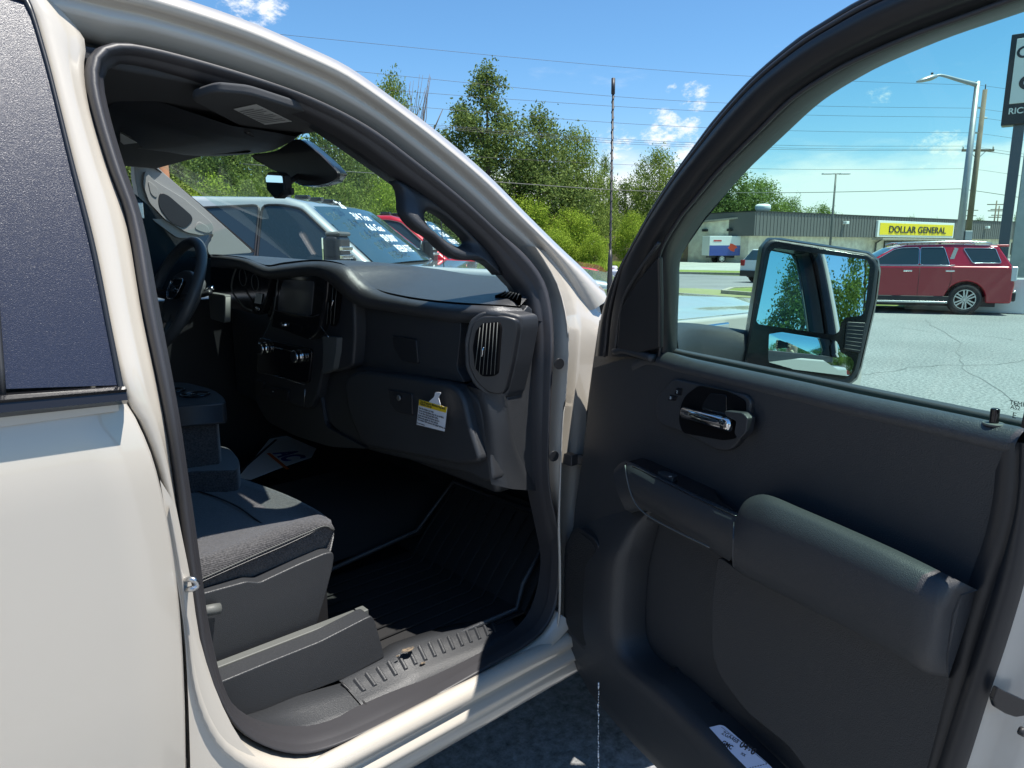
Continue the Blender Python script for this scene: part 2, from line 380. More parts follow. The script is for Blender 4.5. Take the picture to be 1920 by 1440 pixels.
# ================================================================ THE PICKUP
truck = root('pickup_truck', 'beige pickup truck in the foreground with its front passenger door swung open', 'pickup truck', (0.8, 2.17, 0))
T = truck
SO = [(163,130),(170,190),(205,310),(240,408),(269,574),(309,769),(330,910),(347,1052),(363,1168),(373,1235),(402,1310),(444,1368),(507,1402),(569,1410),(632,1391),(757,1331),(915,1243),(1007,1185),(1034,1140),(1044,1060),(1040,985),(1026,920),(1022,860),(1029,710),(1033,640),(1030,580),(1015,521),(984,477),(927,428),(860,367),(773,297),(693,238),(600,189),(500,151),(367,110),(253,82),(205,80),(175,95)]
SI = [(197,150),(205,205),(235,310),(268,408),(300,574),(336,769),(357,910),(377,1052),(393,1168),(423,1293),(457,1343),(507,1370),(569,1377),(632,1362),(694,1335),(923,1227),(986,1185),(1015,1143),(1031,1060),(1020,990),(1007,925),(1001,860),(1000,710),(998,600),(985,552),(955,513),(918,466),(880,430),(827,385),(760,335),(660,262),(560,210),(500,190),(333,143),(240,122),(210,125)]
def seal_y(p):                   # how far the seal sits inside the skin
    return .045
so3 = [SY(u, v, .04) for u, v in SO]; si3 = [SY(u, v, .075) for u, v in SI]
NS = 160
a_ = crm(so3, NS, True); b_ = crm(si3, NS, True)
def lerpc(A, B, t, dy=0): return [p.lerp(q, t) + Vector((0, dy, 0)) for p, q in zip(A, B)]
inw = lerpc(a_, b_, 1.0, .035)
loft('door_seal', [lerpc(a_, b_, .0, .02), lerpc(a_, b_, .03, -.004), lerpc(a_, b_, .18, -.02), lerpc(a_, b_, .42, -.022), lerpc(a_, b_, .55, -.012), lerpc(a_, b_, .63, -.010), lerpc(a_, b_, .78, -.012), lerpc(a_, b_, .95, .0), inw],
     M['rubber'], T, NS, cu=True, lin=True)
# --- painted body round the opening
sil = [(1140,560),(1100,520),(1057,480),(993,417),(913,337),(813,253),(760,213),(687,160),(640,130),(560,93),(467,53),(320,3),(200,-30),(60,-60),(-150,-90)]
top_seal = [(1033,640),(1030,580),(1015,521),(984,477),(927,428),(860,367),(773,297),(693,238),(600,189),(500,151),(367,110),(253,82),(205,78),(140,60),(-150,10)]
NR = 60
S0 = crm(PX(SY, sil, .0), NR); S1 = crm(PX(SY, top_seal, .075), NR)
def prof(t, dy, dz=0): return [p.lerp(q, t) + Vector((0, dy, dz)) for p, q in zip(S0, S1)]
roof_in = [Vector((p.x, p.y + .10, p.z + .035)) for p in S0]; roof_in2 = [Vector((p.x + .02, p.y + .03, p.z + .02)) for p in S0]
body = loft('roof_rail', [roof_in, roof_in2, prof(0, .004), prof(.10, -.004), prof(.24, -.002), prof(.30, .008), prof(.33, .016), prof(.38, .014), prof(.55, .0), prof(.70, .0), prof(.85, .008), prof(1, .012), [p + Vector((0, .05, 0)) for p in S1]], M['paint'], T, NR, lin=True)
# B pillar
pl_l = [(20,-60),(40,-10),(58,20),(83,100),(100,167),(133,300),(173,460),(205,620),(230,722),(240,757),(262,790),(292,860),(317,950),(336,1050),(350,1180),(357,1330),(362,1480)]
pl_r = [(130,30),(158,62),(168,85),(163,130),(170,190),(205,310),(240,408),(269,574),(309,769),(330,910),(347,1052),(363,1168),(373,1235),(402,1310),(444,1368)]
A1 = crm(PX(SY, pl_l, .03), NR); B1 = crm(PX(SY, pl_r, .045), NR)
def pf(t, dy): return [p.lerp(q, t) + Vector((0, dy, 0)) for p, q in zip(A1, B1)]
loft('centre_pillar', [pf(0, .03), pf(.02, .0), pf(.15, -.006), pf(.45, -.012), pf(.62, -.002), pf(.8, .002), pf(.95, .006), pf(1, .03)], M['paint'], T, NR, lin=True)
box('pillar_filler', (-.02, 1.235, 1.0), (.3, .02, .38), M['black'], T)
# corner gusset top
# rear door
rdw = [(-260,-80),(52,0),(83,100),(100,167),(133,300),(173,460),(205,620),(224,722),(-260,738)]
rd = root_part = None
edge = [(240,757),(258,785),(286,855),(309,950),(326,1050),(339,1180),(346,1330),(350,1480),(350,1640)]
E1 = crm(PX(lambda u, v: onY(u, v, 1.15), edge), 30)
def row(dx, fy): return [Vector((p.x + dx if dx > -.5 else -.95, 1.15 + fy(p.z), p.z)) for p in E1]
cv = lambda z: .018 * max(0, (z - 1.30) / .14) ** 2 + .012 * max(0, (.95 - z) / .4) ** 1.5 - .008 * math.sin((z - .5) * 3.2)
rear = loft('rear_door', [row(0.003, lambda z: .03), row(.0, lambda z: cv(z) + .006), row(-.006, cv), row(-.08, cv), row(-.25, cv), row(-.4, cv), row(-1, cv)], M['paint'], T, 30, lin=True)
prism('window', [SY(u, v, .004) for u, v in rdw], (0, .006, 0), M['darkglass'], rear, smooth=False)
E2 = [(-260,-90),(45,-16),(57,0),(87,98),(105,167),(138,300),(179,460),(211,620),(232,724)]
W1 = PX(SY, E2, .0); W2 = PX(SY, [(-260,-78),(40,-2),(51,8),(80,100),(98,168),(130,301),(170,461),(202,621),(222,724)], .0)
loft('window_trim', [crm([p + Vector((0, .02, 0)) for p in W1], 40), crm(W1, 40), crm(W2, 40), crm([p + Vector((0, .01, 0)) for p in W2], 40)], M['plastic2'], rear, 40, lin=True)
ml = [(-200,765),(-200,752),(0,744),(236,726),(239,732),(0,758)]
Ma = PX(lambda u, v: onY(u, v, 1.145), [(-300,757),(0,742),(234,725)]); Mb = PX(lambda u, v: onY(u, v, 1.135), [(-300,769),(0,750),(238,730)])
Mc = PX(lambda u, v: onY(u, v, 1.132), [(-300,795),(0,774),(240,750)]); Md = PX(lambda u, v: onY(u, v, 1.15), [(-300,803),(0,783),(238,757)])
Me = [p + Vector((0, .03, 0)) for p in Md]; Mz = [p + Vector((0, .04, 0)) for p in Ma]
loft('belt_moulding', [Mz, Ma, Mb, [p.lerp(q, .3) + Vector((0,.004,0)) for p, q in zip(Mb, Mc)], Mc, Md, Me], M['gloss'], rear, 3, lin=True, smooth=False)
tube('window_divider', PX(SY, [(6,748),(2,690),(-8,560),(-40,400)], .0), .004, M['black'], rear)
box('belt_shelf', (-.36, 1.20, 1.434), (.62, .045, .012), M['paint'], rear)
# striker
sp = [(346,1088),(360,1086),(369,1092),(369,1100),(360,1104),(347,1106)]
tube('door_striker', [SY(u, v, -.01 - .012 * (1 if u > 350 else -2)) for u, v in sp], .0048, M['steel'], T, 8, n=24)
# hinge pillar painted faces
h0 = [(975,462),(1008,508),(1030,560),(1033,640),(1029,710),(1022,860),(1026,920),(1040,985),(1044,1060),(1034,1140),(1007,1185)]
h1 = [(1004,462),(1032,505),(1052,548),(1066,620),(1064,710),(1056,800),(1052,900),(1050,985),(1052,1060),(1050,1160),(1040,1200)]
h2 = [(1060,484),(1096,520),(1122,565),(1128,620),(1118,700),(1110,800),(1105,900),(1100,985),(1100,1060),(1105,1160),(1110,1180)]
H0 = crm(PX(SY, h0, .072), 30); H1 = crm(PX(SY, h1, .012), 30); H2 = crm(PX(SY, h2, .03), 30)
hp = loft('hinge_pillar', [[p + Vector((-.01, .05, 0)) for p in H0], H0, lerpc(H0, H1, .35, -.012), lerpc(H0, H1, .75, -.006), lerpc(H0, H1, .95, 0), H1, lerpc(H0, H1, 1.06, .010), lerpc(H1, H2, .5, .01), H2, [p + Vector((.25 if p.z < 1.46 else .012, .03, 0 if p.z < 1.46 else -.01)) for p in H2]], M['paint'], T, 30, lin=True)
for u, v in [(1048, 682), (1038, 855)]:
    disc('body_plug', SY(u, v, .016), (-.25, -1, 0), .0135, .003, M['plastic2'], T, bev=.001)
# door check strap + upper hinge hardware
v1, f1 = boxd(SY(1076, 861, .03), (.03, .008, .012), (Vector((.6, -.8, 0)), Vector((.8, .6, 0)), Vector((0, 0, 1))))
v2, f2 = boxd(SY(1070, 861, .0), (.012, .014, .014))
obj('door_check', *merge([(v1, f1), (v2, f2)]), M['black'], T, smooth=False, bev=.003)
for z in (.86, 1.22):
    v1, f1 = boxd((HNG.x + .10, HNG.y + .03, z), (.03, .03, .035)); v2, f2 = tubed([(HNG.x + .06, HNG.y + .01, z - .05), (HNG.x + .06, HNG.y + .01, z + .05)], .013)
    obj('door_hinge', *merge([(v1, f1), (v2, f2)]), M['paint'], T, smooth=False)
# rocker, profile swept along the body
rp = [(1.24,.58),(1.215,.61),(1.20,.645),(1.182,.668),(1.165,.674),(1.150,.670),(1.143,.658),(1.140,.640),(1.150,.634),(1.155,.630),(1.148,.622),(1.138,.612),(1.135,.600),(1.146,.593),(1.152,.588),(1.147,.580),(1.145,.565),(1.155,.545),(1.175,.532),(1.21,.53)]
loft('rocker_panel', [[Vector((x, y + (.0 if x > .3 else .012), z)) for x in (-.95, .0, .5, .9, 1.2, 1.42)] for y, z in rp], M['paint'], T, 6, lin=True)
# lower B pillar fill between seal corner, rear door edge and rocker
c0 = [(330,950),(347,1052),(363,1168),(373,1235),(402,1310),(444,1368),(507,1402),(569,1410),(632,1391),(757,1331),(915,1243),(1007,1185),(1034,1140)]
C0 = crm(PX(SY, c0, .045), 50)
c1 = [(317,950),(340,1080),(352,1180),(366,1290),(392,1365),(430,1415),(500,1452),(580,1450),(650,1425),(780,1360),(930,1275),(1030,1215),(1075,1170)]
C1 = crm(PX(lambda u, v: onY(u, v, 1.148), c1), 50)
loft('sill_flange', [[p + Vector((0, .015, -.03)) for p in C0], C0, lerpc(C0, C1, .45, -.008), C1, [p + Vector((0, .03, -.04)) for p in C1]], M['paint'], T, 50, lin=True)
c2 = [(300,900),(330,1080),(345,1180),(352,1290),(356,1400),(358,1500),(360,1700)]
q1 = crm(PX(lambda u, v: onY(u, v, 1.158), c2), 20)
q2 = crm(PX(lambda u, v: onY(u, v, 1.165), [(330,950),(360,1100),(375,1200),(420,1330),(480,1420),(600,1480),(700,1560)]), 20)
loft('lower_pillar', [q1, lerpc(q1, q2, .5, -.004), q2], M['paint'], T, 20, lin=True)
# --- cab shell out of sight and the rest of the truck
box('cab_floor', (.35, 2.19, .63), (1.25, .88, .015), M['carpet'], T)
box('roof_panel', (-.12, 2.17, 2.03), (1.0, .68, .02), M['paint'], T, bev=.018)
box('cab_rear_wall', (-1.25, 2.17, 1.25), (.03, .95, .75), M['headliner'], T)
v = [(-.9,3.17,.6),(1.55,3.17,.6),(1.55,3.17,1.45),(-.9,3.17,1.45)]
far = prism('driver_door', v, (0, -.10, 0), M['plastic2'], T, smooth=False)
prism('window', [(-.9,3.08,1.45),(1.25,3.08,1.47),(.72,2.93,1.92),(-.9,2.93,1.95)], (0, .006, 0), M['autoglass'], far, smooth=False)
box('rear_inner_panel', (-.45, 1.30, 1.05), (.5, .03, .33), M['plastic2'], T)
prism('pillar_inner_trim', [(.20,1.24,.75),(.42,1.24,.75),(.30,1.25,1.45),(.22,1.40,1.93),(-.1,1.40,1.93),(.0,1.25,1.45)], (0, .03, 0), M['greytrim'], T, smooth=False)
# hood, fenders, front
def hood_pt(x, y):
    k = (y - 2.17) / 1.0; f = (x - 1.5) / 1.75
    z = 1.475 - .02 * f - .055 * f ** 3 - .055 * abs(k) ** 2.4 + (.02 if abs(k) < .55 else 0) * min(1, f * 3)
    return Vector((x, y, z))
hs = [[hood_pt(1.5 + 1.45 * i / 18, 1.20 + 1.94 * j / 20) for j in range(21)] for i in range(19)]
hood = loft('hood', [[p - Vector((0, 0, .25)) for p in hs[0]]] + hs + [[Vector((p.x + .05, p.y, p.z - .04)) for p in hs[-1]], [Vector((p.x + .06, p.y, 1.0)) for p in hs[-1]]], M['paint'], T, 21, lin=True)
for yy in (1.148, 3.152):
    f = box('fender_vent', (1.80, yy, 1.40), (.13, .008, .040), M['chrome'], T, bev=.006)
    for i in range(4): box('vent_louvre', (1.72 + .045 * i, yy, 1.40), (.006, .010, .030), M['gloss'], f)
arch = [(2.05 + .50 * math.cos(a), .50 + .50 * math.sin(a)) for a in [math.pi * (1 - i / 20) for i in range(21)]]
fo = [(1.38, .56), (1.38, 1.47), (1.50,1.46),(2.2,1.455),(2.75,1.43), (2.93, 1.36), (3.0, 1.2), (3.0, .62), (2.58, .55)] + [(x, z) for x, z in reversed(arch)]
for y, dy in ((1.155, .04), (3.145, .04)):
    prism('front_fender', [Vector((x, y, z)) for x, z in fo], (0, dy, 0), M['paint'], T, bev=.012)
prism('cowl', [(1.36,1.24,1.465),(1.42,1.20,1.463),(1.58,1.19,1.462),(1.60,1.26,1.47),(1.44,1.27,1.48)], (0, 0, -.015), M['paint'], T, bev=.005)
box('cowl_screen', (1.57, 2.17, 1.50), (.09, .93, .012), M['black'], T)
box('front_clip', (2.97, 2.17, 1.0), (.10, .93, .42), M['black'], T, bev=.05)
box('underbody', (1.0, 2.17, .50), (2.2, .6, .08), M['black'], T)
box('cargo_bed', (-2.3, 2.17, 1.02), (1.0, .98, .42), M['paint'], T, bev=.03)
def wheel(name, c, r, w, parent, ax=Vector((0, 1, 0)), rim=None, spokes=6):
    c = Vector(c); ex = Vector((0, 0, 1)); ey = ax.cross(ex)
    def ring(rr, o, n=28): return [c + ax * o + (ex * math.cos(2*math.pi*i/n) + ey * math.sin(2*math.pi*i/n)) * rr for i in range(n)]
    t = loft(name, [ring(r * .66, -w * .5), ring(r * .93, -w * .5), ring(r, -w * .34), ring(r, w * .34), ring(r * .93, w * .5), ring(r * .66, w * .5), ring(r * .6, w * .3), ring(r * .6, -w * .3)], M['tyre'], parent, 28, cu=True, cv=True, lin=True)
    L_ = []
    for s in (-1,):
        v, f = [], []
        for k in range(spokes):
            a = 2 * math.pi * k / spokes; d = ex * math.cos(a) + ey * math.sin(a); q = ax.cross(d)
            for dd in ((-.13, .02), (.13, .02)):
                L_.append(boxd(c + ax * (-w * .42) + d * r * .36 + q * r * dd[0] * .6, (r * .29, r * .045, w * .05), ((d + q * dd[0] * .8).normalized(), (q - d * dd[0] * .8).normalized(), ax)))
    rv, rf = [], []
    A_ = ring(r * .67, -w * .46); B_ = ring(r * .60, -w * .46); C_ = ring(r * .58, -w * .2)
    n = 28; rv = A_ + B_ + C_
    for i in range(n):
        j = (i + 1) % n; rf += [(i, j, n + j, n + i), (n + i, n + j, 2*n + j, 2*n + i)]
    L_.append((rv, rf)); hubv = ring(r * .14, -w * .46, 28); L_.append((hubv, [tuple(range(28))]))
    obj('rim', *merge(L_), rim or M['rim'], t, smooth=False)
    disc('brake_disc', c - ax * w * .1, ax, r * .56, .02, M['black'], t)
    return t
for x in (2.05, -2.2):
    for y in (1.28, 3.06): wheel('wheel', (x, y, .42), .42, .26, T, Vector((0, 1 if y < 2 else -1, 0)))
# antenna mast on the fender
ab = onY(1142, 597, 1.24); tp = ab + (at(1150, 147, (ab - EYE).dot(FW)) - ab) * 1.0
ant = tube('antenna', [ab, ab.lerp(tp, .24), tp], .0030, M['black'], T, 8)
tube('antenna_base', [ab - Vector((0, 0, .05)), ab.lerp(tp, .14), ab.lerp(tp, .25), ab.lerp(tp, .285)], (.0095, .0042), M['black'], ant, 10)
tube('antenna_tip', [ab.lerp(tp, .935), tp], .0052, M['black'], ant, 8)
hv = []
for i in range(240):
    f = .25 + .68 * i / 240; a = i * .42; p = ab.lerp(tp, f); hv.append(p + Vector((math.cos(a), math.sin(a), 0)) * .0034)
tube('antenna_wrap', hv, .0012, M['black'], ant, 4)
# ================================================================ windscreen
WP = Vector((.88, 2.17, 1.955)); WQ = Vector((1.58, 2.17, 1.525)); wn = (WQ - WP).cross(Vector((0, 1, 0))).normalized()
def onW(u, v, o=0.0): return onP(u, v, WP + wn * o, wn)
wc = []
for i in range(9):
    f = i / 8; x = WP.x + (WQ.x - WP.x) * f; z = WP.z + (WQ.z - WP.z) * f
    wc.append([Vector((x, 2.17 + (.72 + .20 * f) * k, z)) for k in (-1, -.75, -.5, -.25, 0, .25, .5, .75, 1)])
ws = loft('windshield', wc, M['windshield'], T, 9, lin=True)
n0 = Vector((0,0,1))
fr = PX(onW, [(253,286),(300,322),(380,388),(478,472),(470,475),(372,398),(290,332),(247,296)], .0)
prism('glass_border', fr, wn * .004, M['black'], ws, smooth=False)
st_ = PX(onW, [(270,288),(292,284),(308,295),(288,304)], .006)
s_ = prism('inspection_sticker', st_, wn * .001, M['label'], ws, smooth=False)
# ================================================================ CABIN
HL = M['headliner']
# headliner sheet and inner roof side
hl = [Vector((-.9,1.42,1.965)),Vector((.30,1.42,1.965)),Vector((.62,1.43,1.955)),Vector((.86,1.47,1.945)),Vector((.90,2.17,1.962)),Vector((.86,2.88,1.945)),Vector((-.9,2.92,1.965))]
prism('headliner', hl, (0, 0, .03), HL, T, smooth=False, bev=.01)
# inner trim from the seal to the roof lining / windscreen along the passenger A-pillar
tin = [(1001,712),(998,600),(985,552),(955,513),(918,466),(880,430),(827,385),(760,335),(660,262),(560,210),(500,190),(333,143),(240,122)]
ted = [(978,600),(976,580),(972,548),(954,527),(920,490),(885,455),(829,398),(757,352),(693,306),(612,250),(540,205),(360,165),(262,150)]
I0 = crm(PX(SY, tin, .085), 50); I1 = crm([SY(u, v, .13 + .05 * (i > 8)) for i, (u, v) in enumerate(ted)], 50)
ap = loft('pillar_trim', [[p + Vector((0, .02, 0)) for p in I0], I0, lerpc(I0, I1, .5, -.01), I1, [p + Vector((.015, .05, 0)) for p in I1]], M['greytrim'], T, 50, lin=True)
ap.data.materials[0] = M['plastic']
go_ = [(742,338),(752,352),(756,372),(757,395),(766,412),(788,433),(810,446),(830,466),(850,481),(872,488),(898,488),(920,498),(942,520),(930,490),(895,452),(850,405),(800,365)]
gi_ = [(803,394),(798,397),(795,403),(797,414),(806,428),(820,441),(836,452),(850,460),(862,463),(874,462),(880,456),(875,446),(863,434),(849,421),(836,409),(824,401),(812,395)]
Go = crm(PX(SY, go_, .10), 51, True); Gi = crm(PX(SY, gi_, .10), 51, True)
gl3 = [[p + Vector((0, .03, 0)) for p in Go], Go, lerpc(Go, Gi, .15, -.008), lerpc(Go, Gi, .5, -.013), lerpc(Go, Gi, .85, -.008), Gi, [p + Vector((0, .03, 0)) for p in Gi]]
g_ = loft('grab_handle', gl3, M['plastic'], T, 51, cu=True, lin=True)
# sun visors, label
vz = lambda u, v: onZ(u, v, 1.93)
vis = [(355,188),(405,172),(470,178),(590,215),(612,244),(552,256),(515,262),(440,232)]
V1 = prism('sun_visor', [vz(*p) for p in rnd2(vis, 14)], (0, 0, .018), HL, T, bev=.006)
lb = [onZ(u, v, 1.928) for u, v in [(438,205),(480,196),(547,228),(497,234)]]
lab = prism('warning_label', lb, (0, 0, .001), M['label'], V1, smooth=False)
e0, e1, e2, e3 = lb
lines = []
for k in range(9):
    a = e0.lerp(e3, .12 + .09 * k) - Vector((0, 0, .0012)); b = e1.lerp(e2, .12 + .09 * k) - Vector((0, 0, .0012))
    p, q = a.lerp(b, .06), a.lerp(b, .94 - .25 * ((k * 7) % 3 == 0)); w = (e3 - e0) * .022
    lines.append(([p, q, q + w, p + w], [(0, 1, 2, 3)]))
obj('label_print', *merge(lines), M['ink'], V1, smooth=False)
tube('visor_clip', [vz(462, 238) - Vector((0,0,.01)), vz(480, 246) - Vector((0,0,.012)), vz(500, 254) - Vector((0,0,.01))], .006, M['plastic2'], V1)
V2 = prism('sun_visor', [onZ(u, v, 1.94) for u, v in rnd2([(222,250),(262,262),(262,272),(300,268),(240,283),(224,280)], 4)], (0, 0, .014), HL, T, bev=.004)
prism('warning_label', [onZ(u, v, 1.938) for u, v in [(225,250),(257,268),(232,271),(226,266)]], (0, 0, .001), M['label'], V2, smooth=False)
# overhead console bulge
oc0 = [(225,262),(300,285),(340,290),(400,293),(473,288),(520,279),(553,256)]
O0 = crm([onX(u, v, .80) for u, v in oc0], 24)
rows = [O0]
for dx, dz in ((-.05, -.008), (-.15, -.004), (-.26, .02), (-.36, .045)):
    rows.append([Vector((p.x + dx, p.y, min(1.972, p.z + dz + .012))) for p in O0])
rows = [[Vector((p.x + .05, p.y, 1.965)) for p in O0], [Vector((p.x+.02, p.y, p.z+.01)) for p in O0]] + rows
oc = loft('overhead_console', rows, M['plastic'], T, 24, lin=True)
kb = [(297,264),(335,254),(372,255),(460,268),(500,280),(470,289),(395,290),(330,282)]
kz = lambda u, v: onX(u, v, .77)
K_ = prism('map_light_panel', [kz(*p) - Vector((0.0, 0, .004)) for p in rnd2([(300,264),(335,256),(372,257),(455,272),(470,284),(395,287),(335,278)], 8)], (.02, 0, .01), M['gloss'], oc, bev=.003)
for a, b in [((318,263),(352,262)),((360,264),(400,268)),((408,272),(440,277))]:
    box('map_light_button', kz((a[0]+b[0])/2, (a[1]+b[1])/2 + 3) - Vector((.006, 0, .002)), (.004, .022, .006), M['plastic'], oc, bev=.002)
# camera housing behind the mirror + interior mirror
ch = [(470,292),(520,282),(550,262),(565,262),(600,290),(634,324),(630,336),(600,347),(565,348),(535,330),(500,312)]
cp = crm([onX(u, v, .86) for u, v in ch], 30, True)
loft('sensor_housing', [cp, [p + Vector((.03, .01, .0)) for p in cp], [p.lerp(sum(cp, Vector()) / 30, .5) + Vector((.06, 0, .0)) for p in cp]], M['gloss'], T, 30, cu=True, lin=True)
prism('sensor_cover', [onX(u, v, .858) for u, v in rnd2(ch, 6)], (.008, 0, 0), M['plastic2'], T, bev=.003)
hx = [(499,333),(504,325),(523,325),(531,331),(534,357),(522,369),(514,369),(502,356)]
cx = sum((onX(u, v, .80) for u, v in hx), Vector()) / 8
H_ = [onX(u, v, .80) for u, v in hx]
out_ = [cx + (p - cx) * 1.13 for p in H_]
rm = prism('interior_mirror', out_, (.018, 0, 0), M['black'], T, bev=.003)
prism('mirror_glass', [cx + (p - cx) * .97 + Vector((-.002, 0, 0)) + Vector((0,0,0)) for p in H_], (.001, 0, 0), M['mirror'], rm, smooth=False)
tube('mirror_arm', [onX(534, 350, .81), onX(548, 338, .83), onX(560, 330, .86)], .007, M['black'], rm, n=10)
obj('mirror_adjuster', *merge([boxd(onX(540, 361, .80), (.006, .012, .006)), boxd(onX(546, 359, .80), (.004, .008, .008))]), M['black'], rm, smooth=False)
# driver's side A-pillar trim with its grab handle recess
yl = 2.98
pa = [(253,290),(270,286),(300,318),(380,388),(476,474),(392,480),(388,462),(403,437),(370,445),(333,447),(287,413),(262,380),(252,330)]
pt = prism('pillar_trim', [onY(u, v, yl) for u, v in rnd2(pa, 10)], (0, .05, 0), M['lit_trim'], T, bev=.012)
ho = [(276,345),(290,340),(330,360),(392,420),(396,433),(380,440),(352,430),(300,392),(280,370)]
prism('grab_handle', [onY(u, v, yl - .012) for u, v in rnd2([(272,318),(284,334),(300,345),(345,372),(398,418),(402,432),(380,442),(350,436),(310,412),(280,380),(268,345)], 8)], (0, .02, 0), M['lit_trim'], T, bev=.01)
prism('handle_recess', [onY(u, v, yl - .0145) for u, v in rnd2([(300,360),(316,366),(360,404),(362,414),(346,429),(320,418),(300,392),(296,376)], 8)], (0, .004, 0), M['plastic2'], T, bev=.002)
for q in ([(277,338),(296,352),(294,372),(283,364)], [(372,414),(392,426),(391,438),(376,434),(364,428)]):
    prism('screw_cover', [onY(u, v, yl - .0145) for u, v in rnd2(q, 6)], (0, .004, 0), M['lit_trim'], T, bev=.0015)
box('seat_belt_guide', onY(262, 395, 2.95), (.012, .01, .03), M['steel'], T, bev=.004)
# ---------------------------------------------------------------- dashboard
dash = box('dashboard', (1.36, 2.17, 1.27), (.22, .86, .235), M['plastic'], T, bev=.02)
SP = M['softpad']
# top pad: rows go from the windscreen base to the front roll-over
t_far = [(1.12,3.00,1.60),(1.36,2.75,1.585),(1.50,2.45,1.58),(1.53,2.1,1.575),(1.52,1.8,1.570),(1.50,1.5,1.562),(1.40,1.34,1.552),(1.28,1.29,1.545)]
seam = [onX(u, v, 1.02) for u, v in [(524,497),(560,490)]]
n_px = [(395,477,.93),(455,482,.95),(500,497,.97),(530,492,.99),(600,487,1.0),(650,497,1.03),(675,520,1.05),(705,541,1.06),(750,553,1.07),(800,561,1.08),(860,567,1.09),(930,571,1.10),(975,574,1.155)]
NF = [Vector(p) for p in t_far]; NN = [onX(u, v, x) for u, v, x in n_px]
NN = [Vector((.97, 2.98, 1.62))] + NN
far_ = crm(NF, 60); near = crm(NN, 60)
mids = [[p.lerp(q, t) + Vector((0, 0, .012 * math.sin(math.pi * t))) for p, q in zip(far_, near)] for t in (.25, .5, .75)]
pad = loft('dash_pad', [[p - Vector((0,0,.06)) for p in far_], far_] + mids + [near], SP, dash, 60, lin=True)
# lower soft roll from the seam to the glovebox top
r1 = [(395,477,.93),(455,484,.94),(500,500,.955),(530,496,.975),(600,490,.985),(650,500,1.01),(675,524,1.035),(705,545,1.045),(750,557,1.05),(800,565,1.06),(860,571,1.07),(930,574,1.09),(978,578,1.15)]
r2 = [(395,484,.925),(455,492,.93),(500,512,.945),(530,510,.96),(600,505,.97),(650,520,.99),(675,545,1.01),(705,562,1.02),(750,570,1.03),(800,578,1.04),(860,586,1.05),(930,590,1.08),(985,592,1.155)]
r3 = [(395,500,.95),(455,505,.96),(500,522,.97),(530,520,.98),(600,520,.99),(650,560,1.005),(675,575,1.025),(705,580,1.04),(750,588,1.05),(800,596,1.055),(860,605,1.065),(930,600,1.09),(990,600,1.16)]
Rr = [crm([onX(*p) for p in r], 60) for r in (r1, r2, r3)]
loft('dash_roll', [[p + Vector((.02,0,-.004)) for p in Rr[0]]] + Rr + [[p + Vector((.08, 0, -.01)) for p in Rr[-1]]], SP, dash, 60, lin=True)
# main passenger face
face = [(636,510),(700,548),(860,572),(925,580),(925,700),(920,760),(880,750),(700,712),(600,690),(610,600)]
prism('dash_face', [onX(u, v, 1.10) for u, v in rnd2(face, 20)], (.03, 0, 0), M['plastic'], dash, bev=.01)
ub = [(676,576),(700,571),(800,584),(858,594),(864,606),(862,640),(856,690),(872,718),(862,716),(760,700),(672,684),(664,640)]
prism('upper_glovebox', [onX(u, v, 1.068) for u, v in rnd2(ub, 10)], (.03, 0, 0), M['plastic'], dash, bev=.008)
prism('glovebox_latch', [onX(u, v, 1.0625) for u, v in rnd2([(734,629),(780,636),(784,683),(752,676),(739,655)], 5)], (.01, 0, 0), M['plastic2'], dash, bev=.003)
lg = [(650,706),(672,694),(760,705),(850,722),(868,745),(880,800),(902,868),(860,872),(740,848),(680,838),(655,780),(645,730)]
prism('lower_glovebox', [onX(u, v, 1.035) for u, v in rnd2(lg, 16)], (.05, 0, 0), M['plastic'], dash, bev=.012)
prism('glovebox_latch', [onX(u, v, 1.03) for u, v in rnd2([(727,730),(772,738),(773,780),(742,774),(730,757)], 5)], (.01, 0, 0), M['plastic2'], dash, bev=.003)
disc('glovebox_lock', onX(749, 746, 1.027), (-1, 0, 0), .008, .004, M['steel'], dash, bev=.001)
# bolster under the glovebox sweeping down to the toe board
lowp = [(596,735),(625,690),(672,684),(760,700),(872,722),(900,750),(910,800),(916,850),(925,905),(905,905),(880,890),(740,858),(690,846),(655,830),(615,795)]
prism('knee_bolster', [onX(u, v, 1.06) for u, v in rnd2(lowp, 14)], (.06, 0, 0), M['plastic'], dash, bev=.014)
def VX(u, v, x): return onP(u, v, Vector((x - .022, 1.33, 0)), Vector((1, .8, 0)).normalized())
# passenger outer vent
vo = [(878,600),(900,584),(945,584),(976,592),(978,612),(966,680),(950,742),(940,750),(912,745),(886,722),(870,690),(868,640)]
for k, (s, x, m_) in enumerate([(1.0, 1.040, 'plastic'), (.86, 1.031, 'plastic2')]):
    c = Vector((sum(p[0] for p in vo) / 12, sum(p[1] for p in vo) / 12))
    q = [(c.x + (u - c.x) * s, c.y + (v - c.y) * (s + .04 * k)) for u, v in vo]
    prism('vent_surround', [VX(u, v, x) for u, v in rnd2(q, 9)], (.06, 0, 0), M[m_], dash, bev=.009)
vq = [(905,606),(934,604),(938,614),(932,700),(922,706),(904,706),(890,690),(886,650),(892,620)]
vn = prism('air_vent', [VX(u, v, 1.0245) for u, v in rnd2(vq, 5)], (.01, 0, 0), M['recess_shade'], dash, bev=.001)
for k in range(6):
    x0, x1 = 898 + 6.6 * k, 889 + 7.2 * k
    tube('slat', [VX(x0 + 2, 606 + (2 - k) * .5 + (7 if k == 0 else 0), 1.022), VX(x1 + 2, 702 - (12 if k == 0 else 0), 1.022)], .0010, M['greytrim'], vn, 5)
tube('vent_tab', [VX(907, 651, 1.018), VX(905, 656, 1.014), VX(904.5, 663, 1.014), VX(903, 669, 1.018)], .0018, M['chrome'], vn, 8, n=12)
